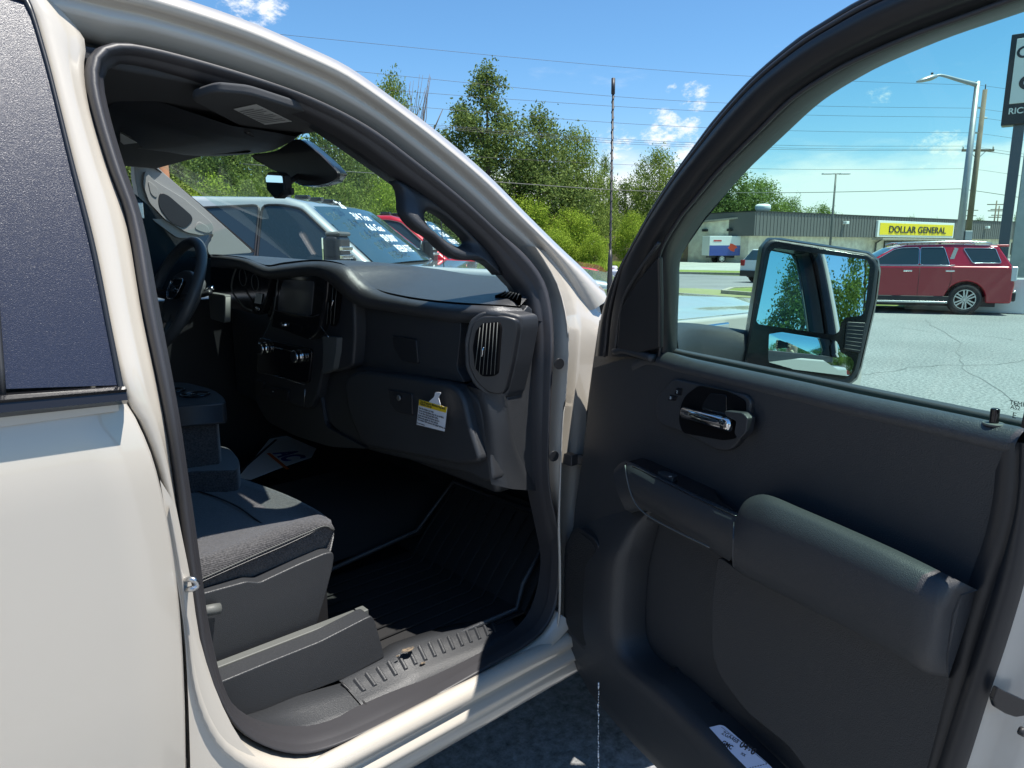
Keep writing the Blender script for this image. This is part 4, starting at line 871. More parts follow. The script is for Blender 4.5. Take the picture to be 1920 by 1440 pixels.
# belt pad
b0 = [(1205,668),(1236,657),(1300,671),(1385,689),(1500,713),(1600,735),(1750,765),(1905,797),(1935,803)]
BR = []
base = crm([DF(u, v, -.03) for u, v in b0], 60)
tp_ = crm([DF(u, v, -.022) for u, v in b0], 60)
for dw, dz in ((-.012,-.02), (-.004, -.002), (.006, .0), (.012, -.001), (.019, -.004), (.024, -.009), (.028, -.016), (.028, -.024), (.022, -.034), (.002, -.044)):
    BR.append([p + DN * dw + Vector((0, 0, dz)) for p in tp_])
loft('belt_pad', BR, M['softpad'], panel, 60, lin=True)
kp = DF(1862, 797, -.018); kp = onZ(1863, 794, tp_[50].z - .001)
disc('knob_bezel', kp - Vector((0, 0, .002)), (0, 0, 1), .012, .003, M['greytrim'], door, bev=.001)
tube('lock_knob', [kp, kp + Vector((0, 0, .013)), kp + Vector((0, 0, .019))], .0052, M['gloss'], door, 14, bev=.002)
# door handle assembly
hb_ = [(1230,745),(1262,709),(1300,718),(1398,740),(1409,752),(1403,790),(1384,832),(1366,846),(1340,843),(1290,815),(1236,795),(1230,780)]
hs_ = prism('handle_bezel', PX(DF, rnd2(hb_, 9), .010), DN * -.014, M['plastic'], panel, bev=.004)
hr_ = [(1276,760),(1284,742),(1310,722),(1365,733),(1398,752),(1396,790),(1380,822),(1356,826),(1280,812),(1272,790)]
prism('handle_recess', PX(DF, rnd2(hr_, 8), .0125), DN * -.002, M['recess_shade'], panel, bev=.002)
prism('handle_cup', PX(DF, rnd2([(1316,760),(1330,737),(1362,740),(1362,790),(1340,800),(1318,795)], 6), .014), DN * -.002, M['gloss'], panel, bev=.002)
hl0 = [DF(u, v, .030) for u, v in [(1274,763),(1278,760),(1355,779),(1366,781),(1377,790),(1376,806),(1364,812),(1290,790),(1274,786)]]
hd0, hd1 = DF(1281, 773, .026), DF(1370, 797, .026)
hu = (hd1 - hd0).normalized(); hw = hu.cross(DN).normalized()
loft('door_handle', [[hd0.lerp(hd1, t) + hw * math.cos(a) * .0115 * sc_h + DN * math.sin(a) * .0085 * sc_h for a in [2*math.pi*i/20 for i in range(20)]] for t, sc_h in ((-.02, .3), (-.01, .8), (.02, 1), (.5, 1.0), (.84, 1.06), (.86, .98), (.88, 1.06), (.99, 1.06), (1.02, .8), (1.03, .1))], M['chrome'], panel, 20, cu=True, lin=True)
prism('handle_pivot', PX(DF, rnd2([(1358,770),(1392,774),(1402,784),(1398,812),(1384,826),(1376,812),(1380,790),(1360,780)], 4), .030), DN * -.018, PL, panel, bev=.004)
for q, s in (([(1268,727),(1280,728),(1277,742),(1264,739)], '2'), ([(1256,740),(1270,743),(1266,752),(1252,750)], '8')):
    prism('lock_button', PX(DF, rnd2(q, 2), .0115), DN * -.002, M['gloss'], panel, bev=.001)
    text('button_symbol', s, DF(q[3][0] + 4, q[3][1] - 2, .0135), -DD * -1 if False else DD, Vector((0, 0, 1)), .008, M['label'], panel)
# pull strip / switch shelf
p0 = [(1152,880),(1164,868),(1180,866),(1250,900),(1320,934),(1383,962)]
p1 = [(1150,890),(1168,878),(1186,874),(1250,908),(1320,943),(1381,970)]
p2 = [(1158,925),(1178,916),(1198,918),(1250,948),(1320,984),(1378,1010)]
p3 = [(1172,955),(1196,948),(1215,950),(1255,972),(1315,1012),(1372,1046)]
p4 = [(1184,962),(1200,958),(1220,960),(1258,982),(1312,1020),(1368,1052)]
R_ = [crm([DF(u, v, w) for u, v in r], 30) for r, w in ((p0, .0), (p0, .050), (p1, .060), (p2, .062), (p3, .054), (p4, .03), (p4, -.04))]
loft('pull_strip', R_, M['plastic'], panel, 30, lin=True)
tube('strip_edge', [DF(u, v, .062) for u, v in [(1172,872),(1176,900),(1188,938),(1208,962),(1260,992),(1330,1026)]], .0016, M['greytrim'], panel, 6, n=30)
tube('strip_bead', [DF(u, v, .060) for u, v in [(1186,874),(1250,906),(1320,941),(1381,968)]], .0012, M['gloss'], panel, 6, n=20)
sh_ = [(1170,868),(1204,858),(1240,870),(1290,885),(1340,915),(1348,936),(1383,960),(1320,938),(1250,903),(1186,872)]
prism('switch_shelf', [onZ(u, v, R_[1][10].z - .004) for u, v in rnd2(sh_, 6)], (0, 0, -.012), M['gloss'], panel, smooth=False)
prism('window_switch', [onZ(u, v, R_[1][10].z + .004) for u, v in rnd2([(1232,884),(1246,882),(1272,891),(1262,897)], 3)], (0, 0, -.010), M['plastic'], panel, bev=.002)
text('switch_mark', '::', onZ(1254, 893, R_[1][10].z + .006), DD, -DN, .010, M['label'], panel)
# armrest
a0 = [(1378,975),(1392,945),(1412,930),(1440,928),(1500,952),(1600,995),(1700,1040),(1800,1090),(1830,1105)]
a1 = [(1377,985),(1390,960),(1410,950),(1440,950),(1500,972),(1600,1018),(1690,1060),(1770,1098),(1800,1115)]
a2 = [(1376,1010),(1388,1000),(1410,998),(1440,1004),(1500,1025),(1600,1068),(1690,1110),(1750,1138),(1785,1150)]
a3 = [(1375,1045),(1390,1048),(1420,1062),(1460,1080),(1520,1108),(1600,1146),(1680,1190),(1735,1222),(1775,1225)]
a4 = [(1376,1062),(1392,1072),(1420,1086),(1460,1105),(1520,1135),(1600,1176),(1680,1220),(1730,1252),(1775,1262)]
a5 = [(1384,1070),(1400,1082),(1425,1094),(1465,1115),(1525,1146),(1600,1184),(1680,1228),(1735,1262),(1775,1270)]
def awt(i, n): return (1, .98, .88, .42)[max(0, i - (n - 4))] if i > n - 4 else 1
RA = [crm([DF(u, v, w * awt(i, len(r)) if w > 0 else w) for i, (u, v) in enumerate(r)], 44) for r, w in ((a0, .0), (a0, .052), (a1, .080), (a2, .088), (a3, .086), (a4, .076), (a5, .052), (a5, -.03))]
loft('armrest', RA, M['armpad'], panel, 44, lin=True)
capL = [r[0] for r in RA]; capR = [r[-1] for r in RA]
obj('armrest_end', capL, [tuple(range(len(capL)))], M['plastic'], panel, smooth=False, solid=.002)
obj('armrest_end', capR, [tuple(reversed(range(len(capR))))], M['armpad'], panel, smooth=False, solid=.002)
# rear edge strip of the panel
r0 = [(1912,830),(1908,930),(1893,1000),(1850,1135),(1795,1310),(1754,1440),(1735,1500)]
r1_ = [(1945,830),(1935,960),(1921,1060),(1885,1190),(1850,1300),(1806,1440),(1785,1500)]
r9 = [(1870,830),(1862,930),(1845,1010),(1800,1140),(1775,1270),(1735,1440),(1715,1500)]
G0 = crm(PX(DF, r0, .004), 24); G1 = crm(PX(DF, r1_, -.004), 24); G9 = crm(PX(DF, r9, .0), 24)
loft('edge_strip', [[p for p in G9], [p.lerp(q, .8) + DN * .004 for p, q in zip(G9, G0)], [p + DN * -.006 for p in G0], [p.lerp(q, .12) + DN * .004 for p, q in zip(G0, G1)], [p.lerp(q, .6) + DN * .007 for p, q in zip(G0, G1)], G1, [p - DN * .03 for p in G1]], M['plastic2'], panel, 24, lin=True)
# lower right face
k0 = [(1345,1040),(1390,1075),(1500,1130),(1620,1190),(1740,1262),(1790,1268),(1745,1440),(1728,1510),(1560,1510),(1480,1400),(1400,1335),(1350,1270),(1334,1225),(1334,1130)]
prism('lower_panel', PX(DF, rnd2(k0, 16), .002), DN * -.046, M['plastic'], panel, bev=.012)
# speaker side and map pocket wall
w0 = [(1082,955),(1070,975),(1059,998),(1050,1050),(1048,1177),(1066,1219),(1092,1260),(1112,1297),(1150,1342),(1189,1387),(1241,1440),(1300,1500)]
w1 = [(1200,955),(1180,985),(1170,1020),(1158,1080),(1154,1190),(1164,1228),(1192,1260),(1230,1288),(1280,1336),(1320,1374),(1385,1440),(1440,1500)]
W0 = crm(PX(DF, w0, -.02), 44); W1_ = crm(PX(DF, w1, .030), 44)
def wq(t, d): return [p.lerp(q, t) + DN * (d if d <= 0 else d * min(1, .05 + i / 9)) - DN * .028 * t * max(0, 1 - i / 7) for i, (p, q) in enumerate(zip(W0, W1_))]
rim_in = [p + DN * -.003 + (q - p) * .05 for p, q in zip(W1_, [2 * b - a for a, b in zip(W0, W1_)])]
loft('map_pocket', [wq(0, -.03), wq(0, 0), wq(.05, .016), wq(.25, .022), wq(.55, .022), wq(.80, .018), wq(.95, .010), wq(1, .0), [p - DN * .02 + (q - p) * .03 for p, q in zip(W1_, [2*b-a for a, b in zip(W0, W1_)])], [p - DN * .075 + (q - p) * .04 for p, q in zip(W1_, [2*b-a for a, b in zip(W0, W1_)])]], PL, panel, 44, lin=True)
# recess ridge
tube('pocket_ridge', PX(DF, [(1225,985),(1214,1010),(1208,1060),(1200,1120),(1196,1170)], -.044), .012, PL, panel, 8, n=14)
for q, w in (([(1218,1268),(1262,1250),(1276,1270),(1240,1290)], -.035), ([(1292,1340),(1330,1315),(1360,1345),(1330,1370)], -.03)):
    prism('bottle_divider', PX(DF, rnd2(q, 5), w), DN * -.01, M['plastic2'], panel, bev=.004)
# speaker grille
gq = [(1056,1060),(1060,1020),(1072,994),(1084,988),(1112,1008),(1122,1022),(1119,1080),(1108,1190),(1100,1217),(1094,1220),(1066,1190),(1056,1172)]
prism('speaker_frame', PX(DF, rnd2(gq, 6), .030), DN * -.020, M['plastic2'], panel, bev=.003)
gc = (1088, 1105)
gm = [((u - gc[0]) * .84 + gc[0], (v - gc[1]) * .93 + gc[1]) for u, v in gq]
sg = mat('speaker_mesh', (.012, .012, .013), .6, bump=(420, 1.0, .003, 1))
prism('speaker_grille', PX(DF, rnd2(gm, 5), .0315), DN * -.002, sg, panel, smooth=False)
# ================================================================ SIDE MIRROR (seen through the glass)
mp0 = D(1520, 590, -.50, False)
na = math.radians(212.0); ne = math.radians(6.5)
MN = Vector((math.cos(na) * math.cos(ne), math.sin(na) * math.cos(ne), math.sin(ne)))
def MP(u, v, o=0.0): return onP(u, v, mp0 + MN * o, MN)
mo = [(1430,461),(1438,451),(1450,447),(1627,474),(1643,484),(1650,500),(1642,565),(1611,700),(1600,716),(1582,724),(1560,722),(1405,692),(1393,684),(1398,660)]
mh = prism('side_mirror', [MP(u, v, .0) for u, v in rnd2(mo, 5)], -MN * .07, M['plastic'], T, bev=.010)
back = []
b1 = crm([MP(u, v, -.03) for u, v in rnd2(mo, 5)], 40, True); c_ = sum(b1, Vector()) / 40
lft = -RT
loft('mirror_shell', [[p + (p - c_) * .0 + Vector((0,0,0)) for p in crm([MP(u, v, -.004) for u, v in rnd2(mo, 5)], 40, True)], [p + (p - c_) * .035 - MN * .01 for p in b1], [p + (p - c_) * .05 - MN * .05 for p in b1], [p - (p - c_) * .10 - MN * .12 for p in b1], [p - (p - c_) * .6 - MN * .15 for p in b1], [p - (p - c_) * .98 - MN * .155 for p in b1]], M['plastic2'], mh, 40, cu=True, lin=True)
bzl = [(1436,466),(1446,455),(1456,452),(1626,480),(1640,492),(1642,505),(1634,565),(1604,694),(1597,705),(1582,711),(1405,683),(1398,672),(1420,560)]
prism('mirror_bezel', [MP(u, v, .003) for u, v in rnd2(bzl, 4)], -MN * .004, M['gloss'], mh, bev=.0015)
ug = [(1452,465),(1625,487),(1631,500),(1621,586),(1613,592),(1586,595),(1577,605),(1573,622),(1563,628),(1423,608),(1418,602),(1444,473)]
prism('mirror_glass', [MP(u, v, .0045) for u, v in rnd2(ug, 3)], -MN * .001, M['mirror'], mh, smooth=False)
# lower spotting glass, convex
lgp = rnd2([(1417,615),(1567,639),(1571,645),(1575,660),(1596,671),(1601,680),(1596,700),(1589,705),(1409,683),(1403,676)], 3, 3)
cn = Vector((math.cos(math.radians(210.6)) * math.cos(math.radians(5.6)), math.sin(math.radians(210.6)) * math.cos(math.radians(5.6)), math.sin(math.radians(5.6))))
RC = 1.3; lc = MP(1500, 660, .0045); 
ring0 = [MP(u, v, .0045) for u, v in lgp]; cen = sum(ring0, Vector()) / len(ring0)
sph = cen - cn * RC
me_v = []; me_f = []; K = 9; n_ = len(ring0)
for k in range(1, K + 1):
    for p in ring0: me_v.append(cen.lerp(p, k / K))
me_v.append(cen)
def sphn(p):                      # slight dome, height from the sphere formula
    r2 = (p - cen).length_squared; return p + MN * (.002 - r2 / (2 * RC))
for k in range(K - 1):
    for i in range(n_):
        j = (i + 1) % n_; me_f.append((k * n_ + i, k * n_ + j, (k + 1) * n_ + j, (k + 1) * n_ + i))
for i in range(n_): me_f.append((len(me_v) - 1, (i + 1) % n_, i))
tl_ = MN.cross(cn); 
rotq = MN.rotation_difference(cn)
me_v2 = [cen + rotq @ (sphn(p) - cen) + MN * .0 for p in me_v]
o = obj('spotting_glass', [p + MN * .004 for p in me_v2], me_f, M['mirror'], mh)
bm = bmesh.new(); bm.from_mesh(o.data); bmesh.ops.recalc_face_normals(bm, faces=bm.faces)
if sum((f.normal.dot(MN) for f in bm.faces)) < 0: bmesh.ops.reverse_faces(bm, faces=bm.faces)
bm.to_mesh(o.data); bm.free()
lp_ = prism('marker_lamp', [MP(u, v, .009) for u, v in rnd2([(1588,603),(1624,605),(1615,663),(1582,655)], 3)], -MN * .006, M['plastic2'], mh, bev=.002)
obj('lamp_ribs', *merge([tubed([MP(1590 - k * 1.0, 611 + 7 * k, .0095), MP(1620 - k * 1.2, 613 + 7.4 * k, .0095)], .0008, 5) for k in range(7)]), M['greytrim'], mh)
# arm
ar0 = [(1244,619),(1262,606),(1300,606),(1365,614),(1420,622)]
ARM = [[D(u, v, w, False) for (u, v), w in zip(ar0, (-.10, -.16, -.26, -.38, -.46))]]
for dz, dn in ((-.012, .05), (-.05, .06), (-.11, .055), (-.15, .02), (-.15, -.05), (-.03, -.07)):
    ARM.append([p + DD * dn + Vector((0, 0, dz)) for p in ARM[0]])
loft('mirror_arm', [crm(r, 20) for r in ARM] + [crm(ARM[0], 20)], M['plastic'], mh, 20, lin=True)
tube('arm_gasket', [D(1246, 625, -.08, False), D(1246, 700, -.08, False)], .02, M['black'], mh, 10)
# ================================================================ CARD IN THE DOOR POCKET
cc_ = [(1320,1366),(1350,1359),(1358,1361),(1378,1378),(1410,1406),(1435,1427),(1470,1462),(1420,1462),(1400,1440),(1360,1400)]
cq = DF(1380, 1400, .012); cnn = (DN * .80 + Vector((0, 0, .6))).normalized()
CP = lambda u, v, o=0: onP(u, v, cq + cnn * o, cnn)
card_ = prism('stock_card', [CP(*p) for p in rnd2(cc_, 3)], cnn * -.0006, M['paper'], None, smooth=False)
tag(card_, 'pale blue card with handwritten number 0460 tucked in the door pocket', 'card')
ux = (CP(1405, 1410) - CP(1352, 1378)).normalized(); uy = cnn.cross(ux)
text('handwriting', 'ZGA468', CP(1352, 1376, .0006), ux, uy, .011, M['ink'], card_, shear=.3, ext=.0001)
text('handwriting', '0460', CP(1385, 1399, .0006), ux, uy, .017, M['ink'], card_, shear=.3, ext=.0001, bold=.0004)
text('handwriting', 'GMC', CP(1352, 1394, .0006), ux, uy, .011, M['ink'], card_, shear=.3, ext=.0001, bold=.0004)
text('handwriting', 'xx', CP(1388, 1414, .0006), ux, uy, .010, M['ink'], card_, shear=.3, ext=.0001)
obj('dashed_rule', *merge([tubed([CP(1405 + 5 * k, 1440 - 1.2 * k, .001), CP(1408 + 5 * k, 1439.3 - 1.2 * k, .001)], .0005, 4) for k in range(7)] + [tubed([CP(1352, 1363, .001), CP(1385, 1388, .001), CP(1438, 1431, .001)], .0003, 4)]), M['ink'], card_)
# etched print on the door glass
for s, u, v, z in (('TEMPERED GLASS', 1892, 758, .008), ('AS2', 1894, 766, .007), ('E', 1897, 783, .010)):
    text('glass_print', s, DT(u, v, -.028), DD, Vector((0, 0, 1)), z, M['ink'], door, ext=.0001)
# water dripping below the door (one thin stream of drops)
wb = Vector((1.18, .95, 0)); 
dp = onY(1122, 1320, .93)
drs = []
random.seed(5)
for k in range(34):
    v = 1282 + k * 4.9 + random.uniform(-1, 1); p = at(1122 + random.uniform(-.8, .8), v, (dp - EYE).dot(FW)); r = random.choice((.0010, .0013, .0019))
    drs.append(tubed([p - Vector((0, 0, r * 1.5)), p, p + Vector((0, 0, r * 1.5))], r, 5))
dm = mat('water_drop', (.85, .88, .9), .05, 0, 1, emit=None)
tag(obj('water_drops', *merge(drs), dm), 'thin stream of water drops falling under the open door', 'water', kind='stuff')

box('outer_belt_seal', DL(.52, -.045, 1.435), (.50, .012, .02), M['rubber'], door, (DD, DN, Vector((0, 0, 1))), bev=.005)
# ================================================================ GROUND
def G(u, v): return onZ(u, v, 0)
S = 1400
gr = obj('ground', [(-S, -S, -.02), (S, -S, -.02), (S, S, -.02), (-S, S, -.02)], [(0, 1, 2, 3)], M['earth'], smooth=False); gr['kind'] = 'structure'
def sheet(name, pts, z, m):
    o = obj(name, [(p[0], p[1], z) for p in pts], [tuple(range(len(pts)))], m, smooth=False); o['kind'] = 'structure'
    bm = bmesh.new(); bm.from_mesh(o.data)
    bm.faces.ensure_lookup_table(); bm.normal_update()
    if bm.faces[0].normal.z < 0: bmesh.ops.reverse_faces(bm, faces=bm.faces[:])
    bm.to_mesh(o.data); bm.free(); return o
fr0, fr1 = G(600, 540), G(1390, 547)
lot_edge = [G(560, 543), G(1080, 547), G(1390, 556), G(1500, 562), G(1640, 572), G(1760, 580), G(2060, 586)]
lot = sheet('parking_lot', [(-60, 60), (-60, -80), (70, -80), (60, -20)] + [(p.x, p.y) for p in reversed(lot_edge)] + [(-20, 75)], 0, M['asphalt'])
vg = sheet('verge', [G(500, 530)] + [G(1090, 539), G(1300, 541), G(1640, 560), G(2100, 580), G(2100, 592), G(1760, 582), G(1640, 574), G(1500, 564), G(1390, 558), G(1080, 549), G(500, 545)], .012, M['dryverge'])
rdm = sheet('road', [G(300, 500), G(1130, 508), G(1400, 518), G(1700, 526), G(2300, 540), G(2300, 575), G(1640, 556), G(1300, 545), G(1090, 541), G(300, 536)], .004, M['road'])
sheet('far_parking_lot', [G(1200, 489), G(1900, 480), G(2400, 482), G(2400, 512), G(1700, 514), G(1400, 508), G(1200, 506)], .004, M['lot'])
sheet('grass_strip', [G(300, 492), G(1130, 497), G(1240, 505.5), G(1400, 508.5), G(1700, 514), G(2300, 524), G(2300, 534), G(1700, 524), G(1400, 515), G(1260, 512.5), G(1130, 505), G(300, 498)], .02, M['grass'])
def kerb(name, pts, label):
    P = [Vector((p.x, p.y, .07)) for p in pts]; L_ = []
    for a, b in zip(P, P[1:]):
        d = (b - a); L_.append(boxd((a + b) / 2, (d.length / 2, .09, .07), (d.normalized(), Vector((-d.y, d.x, 0)).normalized(), Vector((0, 0, 1)))))
    return tag(obj(name, *merge(L_), M['kerb'], smooth=False), kind='structure')
kerb('kerb', [G(300, 499), G(1130, 506), G(1260, 513.5), G(1400, 516), G(1700, 525)], '')
isl = [G(1356, 551), G(1372, 545), G(1420, 543), G(1520, 548), G(1540, 560), G(1420, 556)]
sheet('grass_island', isl, .10, M['grass']); kerb('kerb', isl + [isl[0]], '')
sheet('grass_island', [G(1560, 568), G(1650, 570), G(1760, 577), G(1770, 582), G(1650, 579), G(1560, 574)], .05, M['grass'])
# ================================================================ STORE
def dirxy(u): d = ray(u, 465); return Vector((d.x, d.y, 0))
def gpt(u, depth, z=0.0): d = dirxy(u) * depth; return Vector((d.x, d.y, z))
cL, cR = gpt(1403, 80), gpt(1925, 118)
fx = (cR - cL).normalized(); fyv = Vector((-fx.y, fx.x, 0))
if fyv.dot(FW) < 0: fyv = -fyv
dg = root('store_building', 'long low discount store across the road, cream block walls under a grey metal fascia', 'store', cL)
wl = (cR - cL).length
up3 = Vector((0, 0, 1))
def fbox(name, x0, x1, z0, z1, y0, y1, m, parent=dg, **k):
    c = cL + fx * (x0 + x1) / 2 + fyv * (y0 + y1) / 2 + up3 * (z0 + z1) / 2
    return box(name, c, ((x1 - x0) / 2, (y1 - y0) / 2, (z1 - z0) / 2), m, parent, (fx, fyv, up3), **k)
def fxu(u):                       # facade x of a pixel column
    d = dirxy(u); k = (cL.x * fx.y - cL.y * fx.x) / (d.x * fx.y - d.y * fx.x); return (d * k - cL).dot(fx)
main_w = fbox('wall', 0, wl * 1.25, 0, 3.1, 0, 24, M['wall'])
fb = fbox('fascia', -.3, wl * 1.27, 3.0, 5.62, -.9, 24.2, M['fascia'])
ribs = [boxd(cL + fx * (x * .62) + fyv * -.92 + up3 * 4.3, (.06, .03, 1.30), (fx, fyv, up3)) for x in range(0, int(wl * 1.26 / .62))]
rb = obj('fascia_ribs', *merge(ribs), M['fascia'], fb, smooth=False)
fbox('roof_edge', -.35, wl * 1.27, 5.62, 5.72, -1.0, 24.2, M['black'], fb)
# gabled left wing
wL = gpt(1277, 86); wR = cL + fyv * 1.5
wx = (wR - wL).normalized(); wy = Vector((-wx.y, wx.x, 0))
if wy.dot(FW) < 0: wy = -wy
lw = (wR - wL).length
zl = 1.66 + (465 - 422) / 1330 * 86 / ct * ct; zr = 1.66 + (465 - 412) / 1330 * 81.5
w4 = [wL, wR, wR + up3 * zr, wL + up3 * zl]
wing = prism('wing_wall', w4, wy * 22, M['wall'], dg, smooth=False)
prism('wing_roof', [wL + up3 * (zl + .02) - wx * .3 - wy * .3, wR + up3 * (zr + .02) - wy * .3, wR + up3 * (zr + .20) - wy * .3, wL + up3 * (zl + .20) - wx * .3 - wy * .3], wy * 22.6, M['kerb'], dg, smooth=False)
for u in (1284,):
    k = (u - 1277) / 126 * lw
    box('door', wL + wx * k - wy * .06 + up3 * 1.15, (.55, .05, 1.15), mat('brown_door', (.16, .11, .07), .6), wing, (wx, wy, up3))
for u in (1284, 1332, 1386):
    k = (u - 1277) / 126 * lw
    box('wall_light', wL + wx * k - wy * .2 + up3 * 3.7, (.30, .2, .14), M['black'], wing, (wx, wy, up3), bev=.05)
# roof vent
disc('roof_vent', at(1430, 396, 92), (0, 0, 1), 1.0, .9, M['signwhite'], dg, bev=.4)
# sign
x0, x1 = fxu(1625), fxu(1768)
sb_ = fbox('store_sign', x0, x1, 3.05, 5.15, -1.25, -.95, M['signwhite'], bev=.05)
fbox('sign_face', x0 + .45, x1 - .35, 3.35, 4.85, -1.30, -1.26, M['signyellow'], sb_)
text('sign_lettering', 'DOLLAR GENERAL', cL + fx * (x0 + x1) / 2 + fyv * -1.34 + up3 * 3.66, fx, up3, 1.22, M['signblack'], sb_, 'CENTER', ext=.02, bold=.012, sx=(x1 - x0) / 13.6)
fbox('canopy', x0 - .6, x1 + 2.5, 2.72, 2.92, -2.4, -.9, M['kerb'])
ex0, ex1 = fxu(1656), fxu(1752)
en = fbox('entrance', ex0, ex1, 0, 2.6, -.10, .0, M['black'])
for k in range(7):
    w = (ex1 - ex0) / 7
    p = fbox('pane', ex0 + w * k + .12, ex0 + w * (k + 1) - .12, .15, 2.4, -.14, -.11, M['autoglass'], en)
random.seed(3)
for k in range(6):
    w = (ex1 - ex0) / 7
    fbox('window_poster', ex0 + w * (k + .3), ex0 + w * (k + .7), 1.2 + .2 * (k % 2), 1.9 + .15 * (k % 2), -.17, -.15, [M['signyellow'], M['signwhite'], M['label']][k % 3], en)
for u in (1639, 1759):
    x = fxu(u); V, Fc = tubed([cL + fx * x + fyv * -.2 + up3 * .1, cL + fx * x + fyv * -.2 + up3 * 2.3, cL + fx * (x + .8) + fyv * -.6 + up3 * 2.9], .12, 8); obj('downspout', V, Fc, M['greytrim'], dg)
for u, v in ((1565, 417), (1830, 430)):
    x = fxu(u); fbox('flood_light', x - .3, x + .3, 4.55, 4.9, -1.5, -1.0, M['signwhite'], bev=.05)
fbox('side_window', fxu(1895), fxu(1925), .6, 2.5, -.08, 0, M['black'])
# ================================================================ POLES
def mast(name, label, cat, u, depth, top_v, r0, r1, m, group=None, part='pole'):
    b = gpt(u, depth); h = EYE.z + (465 - top_v) / F * depth
    # solve height from the tilted camera
    for _ in range(6):
        p = Vector((b.x, b.y, h)) - EYE; v = 720 - F * p.dot(UP) / p.dot(FW); h += (v - top_v) / F * p.dot(FW)
    o = root(name, label, cat, b, group=group)
    tube(part, [b, b + up3 * h], (r0, r1), m, o, 12)
    return o, b, h
o, b, h = mast('street_lamp', 'tall grey steel street lamp with one arm, standing behind the dark red vehicle', 'street lamp', 1797, 27, 153, .15, .09, M['galv'])
lamp_tip = at(1730, 149, (Vector((b.x, b.y, h)) - EYE).dot(FW) * .985)
topc = Vector((b.x, b.y, h - .12))
knee = at(1763, 141, (topc - EYE).dot(FW) * .99)
tube('arm', [topc, topc.lerp(knee, .5), knee, knee.lerp(lamp_tip, .35)], (.085, .04), M['galv'], o, 8, n=20)
dl = (lamp_tip - knee).normalized(); sd = dl.cross(up3).normalized(); un = sd.cross(dl)
hd = knee.lerp(lamp_tip, .25)
Lh = (lamp_tip - hd).length + .25
lh = loft('lamp_head', [[hd + dl * Lh * t + sd * math.cos(a) * w + un * math.sin(a) * hh - un * .03 * t for a in [2*math.pi*i/14 for i in range(14)]] for t, w, hh in ((0, .02, .02), (.02, .10, .07), (.3, .17, .10), (.7, .17, .08), (.95, .09, .04), (1, .01, .01))], M['galv'], o, 14, cu=True, lin=True)
disc('photocell', hd + dl * .15 + un * .09, un, .04, .07, M['black'], lh)
box('control_box', b + up3 * 1.75 + RT * .28, (.14, .1, .55), M['galv'], o, (RT, RT.cross(up3), up3), bev=.02)
# wooden utility pole
o, b, h = mast('utility_pole', 'tall wooden utility pole with crossarm right beside the steel street lamp', 'utility pole', 1812, 46, 168, .19, .13, M['wood'])
up_b, up_h = b, h
def pz(v): 
    hh = 5.0
    for _ in range(8):
        p = Vector((b.x, b.y, hh)) - EYE; vv = 720 - F * p.dot(UP) / p.dot(FW); hh += (vv - v) / F * p.dot(FW)
    return hh
zc_ = pz(282)
box('crossarm', b + up3 * zc_, (1.0, .06, .07), M['wood'], o, (RT, RT.cross(up3), up3))
for s in (-1, 1):
    tube('brace', [b + up3 * (zc_ - .55), b + up3 * zc_ + RT * .55 * s], .02, M['galv'], o, 6)
    tube('insulator', [b + up3 * (zc_ + .06) + RT * .95 * s, b + up3 * (zc_ + .28) + RT * .95 * s], .045, M['label'], o, 8)
tube('top_pin', [b + up3 * h, b + up3 * (h + .32)], .03, M['black'], o, 6)
for v, s in ((202, -1), (221, 1), (249, -1)):
    tube('insulator', [b + up3 * pz(v), b + up3 * pz(v) + RT * .32 * s], .06, M['label'], o, 8)
# far double headed lamp
o, b, h = mast('parking_lamp', 'slim parking lot lamp with two flat heads in front of the store', 'street lamp', 1556, 62, 326, .11, .07, M['greytrim'])
for s in (-1, 1): box('lamp_head', b + up3 * h + RT * s * .75, (.42, .2, .05), M['galv'], o, (RT, RT.cross(up3), up3), bev=.03)
tube('head_bracket', [b + up3 * h - RT * .8, b + up3 * h + RT * .8], .04, M['greytrim'], o, 6)
# distant H frame poles behind the store
for i, (u, v, d, lb_) in enumerate(((1858, 376, 150, 'distant wooden utility pole with three crossarms, left of the pair'), (1864, 386, 165, 'distant wooden utility pole, right of the close pair'), (1811, 388, 175, 'distant utility pole glimpsed just right of the big wooden pole'))):
    o, b, h = mast('distant_pole', lb_, 'utility pole', u, d, v, .17, .12, M['wood'], group='distant utility poles')
    for k in range(3 if i == 0 else 2): box('crossarm', b + up3 * (h - .8 - 1.3 * k), (1.9 - .3 * k, .08, .09), M['wood'], o, (RT, RT.cross(up3), up3))
# poles seen over the neighbouring vehicles
for i, (u, v, d, m_, lb_) in enumerate(((965, 346, 70, 'wood', 'slim pole standing before the trees just right of the truck roof line'), (321, 250, 26, 'bark', 'reddish wooden pole seen through the top left of the windshield'), (592, 350, 40, 'galv', 'thin grey post against the trees above the silver vehicle'), (714, 300, 45, 'galv', 'thin leaning post against the trees above the red vehicle'))):
    mm = M[m_] if m_ != 'bark' else mat('red_brown_pole', (.26, .12, .06), .9)
    o, b, h = mast('roadside_pole', lb_, 'pole', u, d, v, .09 if d > 30 else .17, .06 if d > 30 else .15, mm)
    if i == 1: tube('guy_bracket', [b + up3 * (h - .1), b + up3 * (h - .35) + RT * .7, b + up3 * (h + .1) + RT * .45], .025, mm, o, 6)
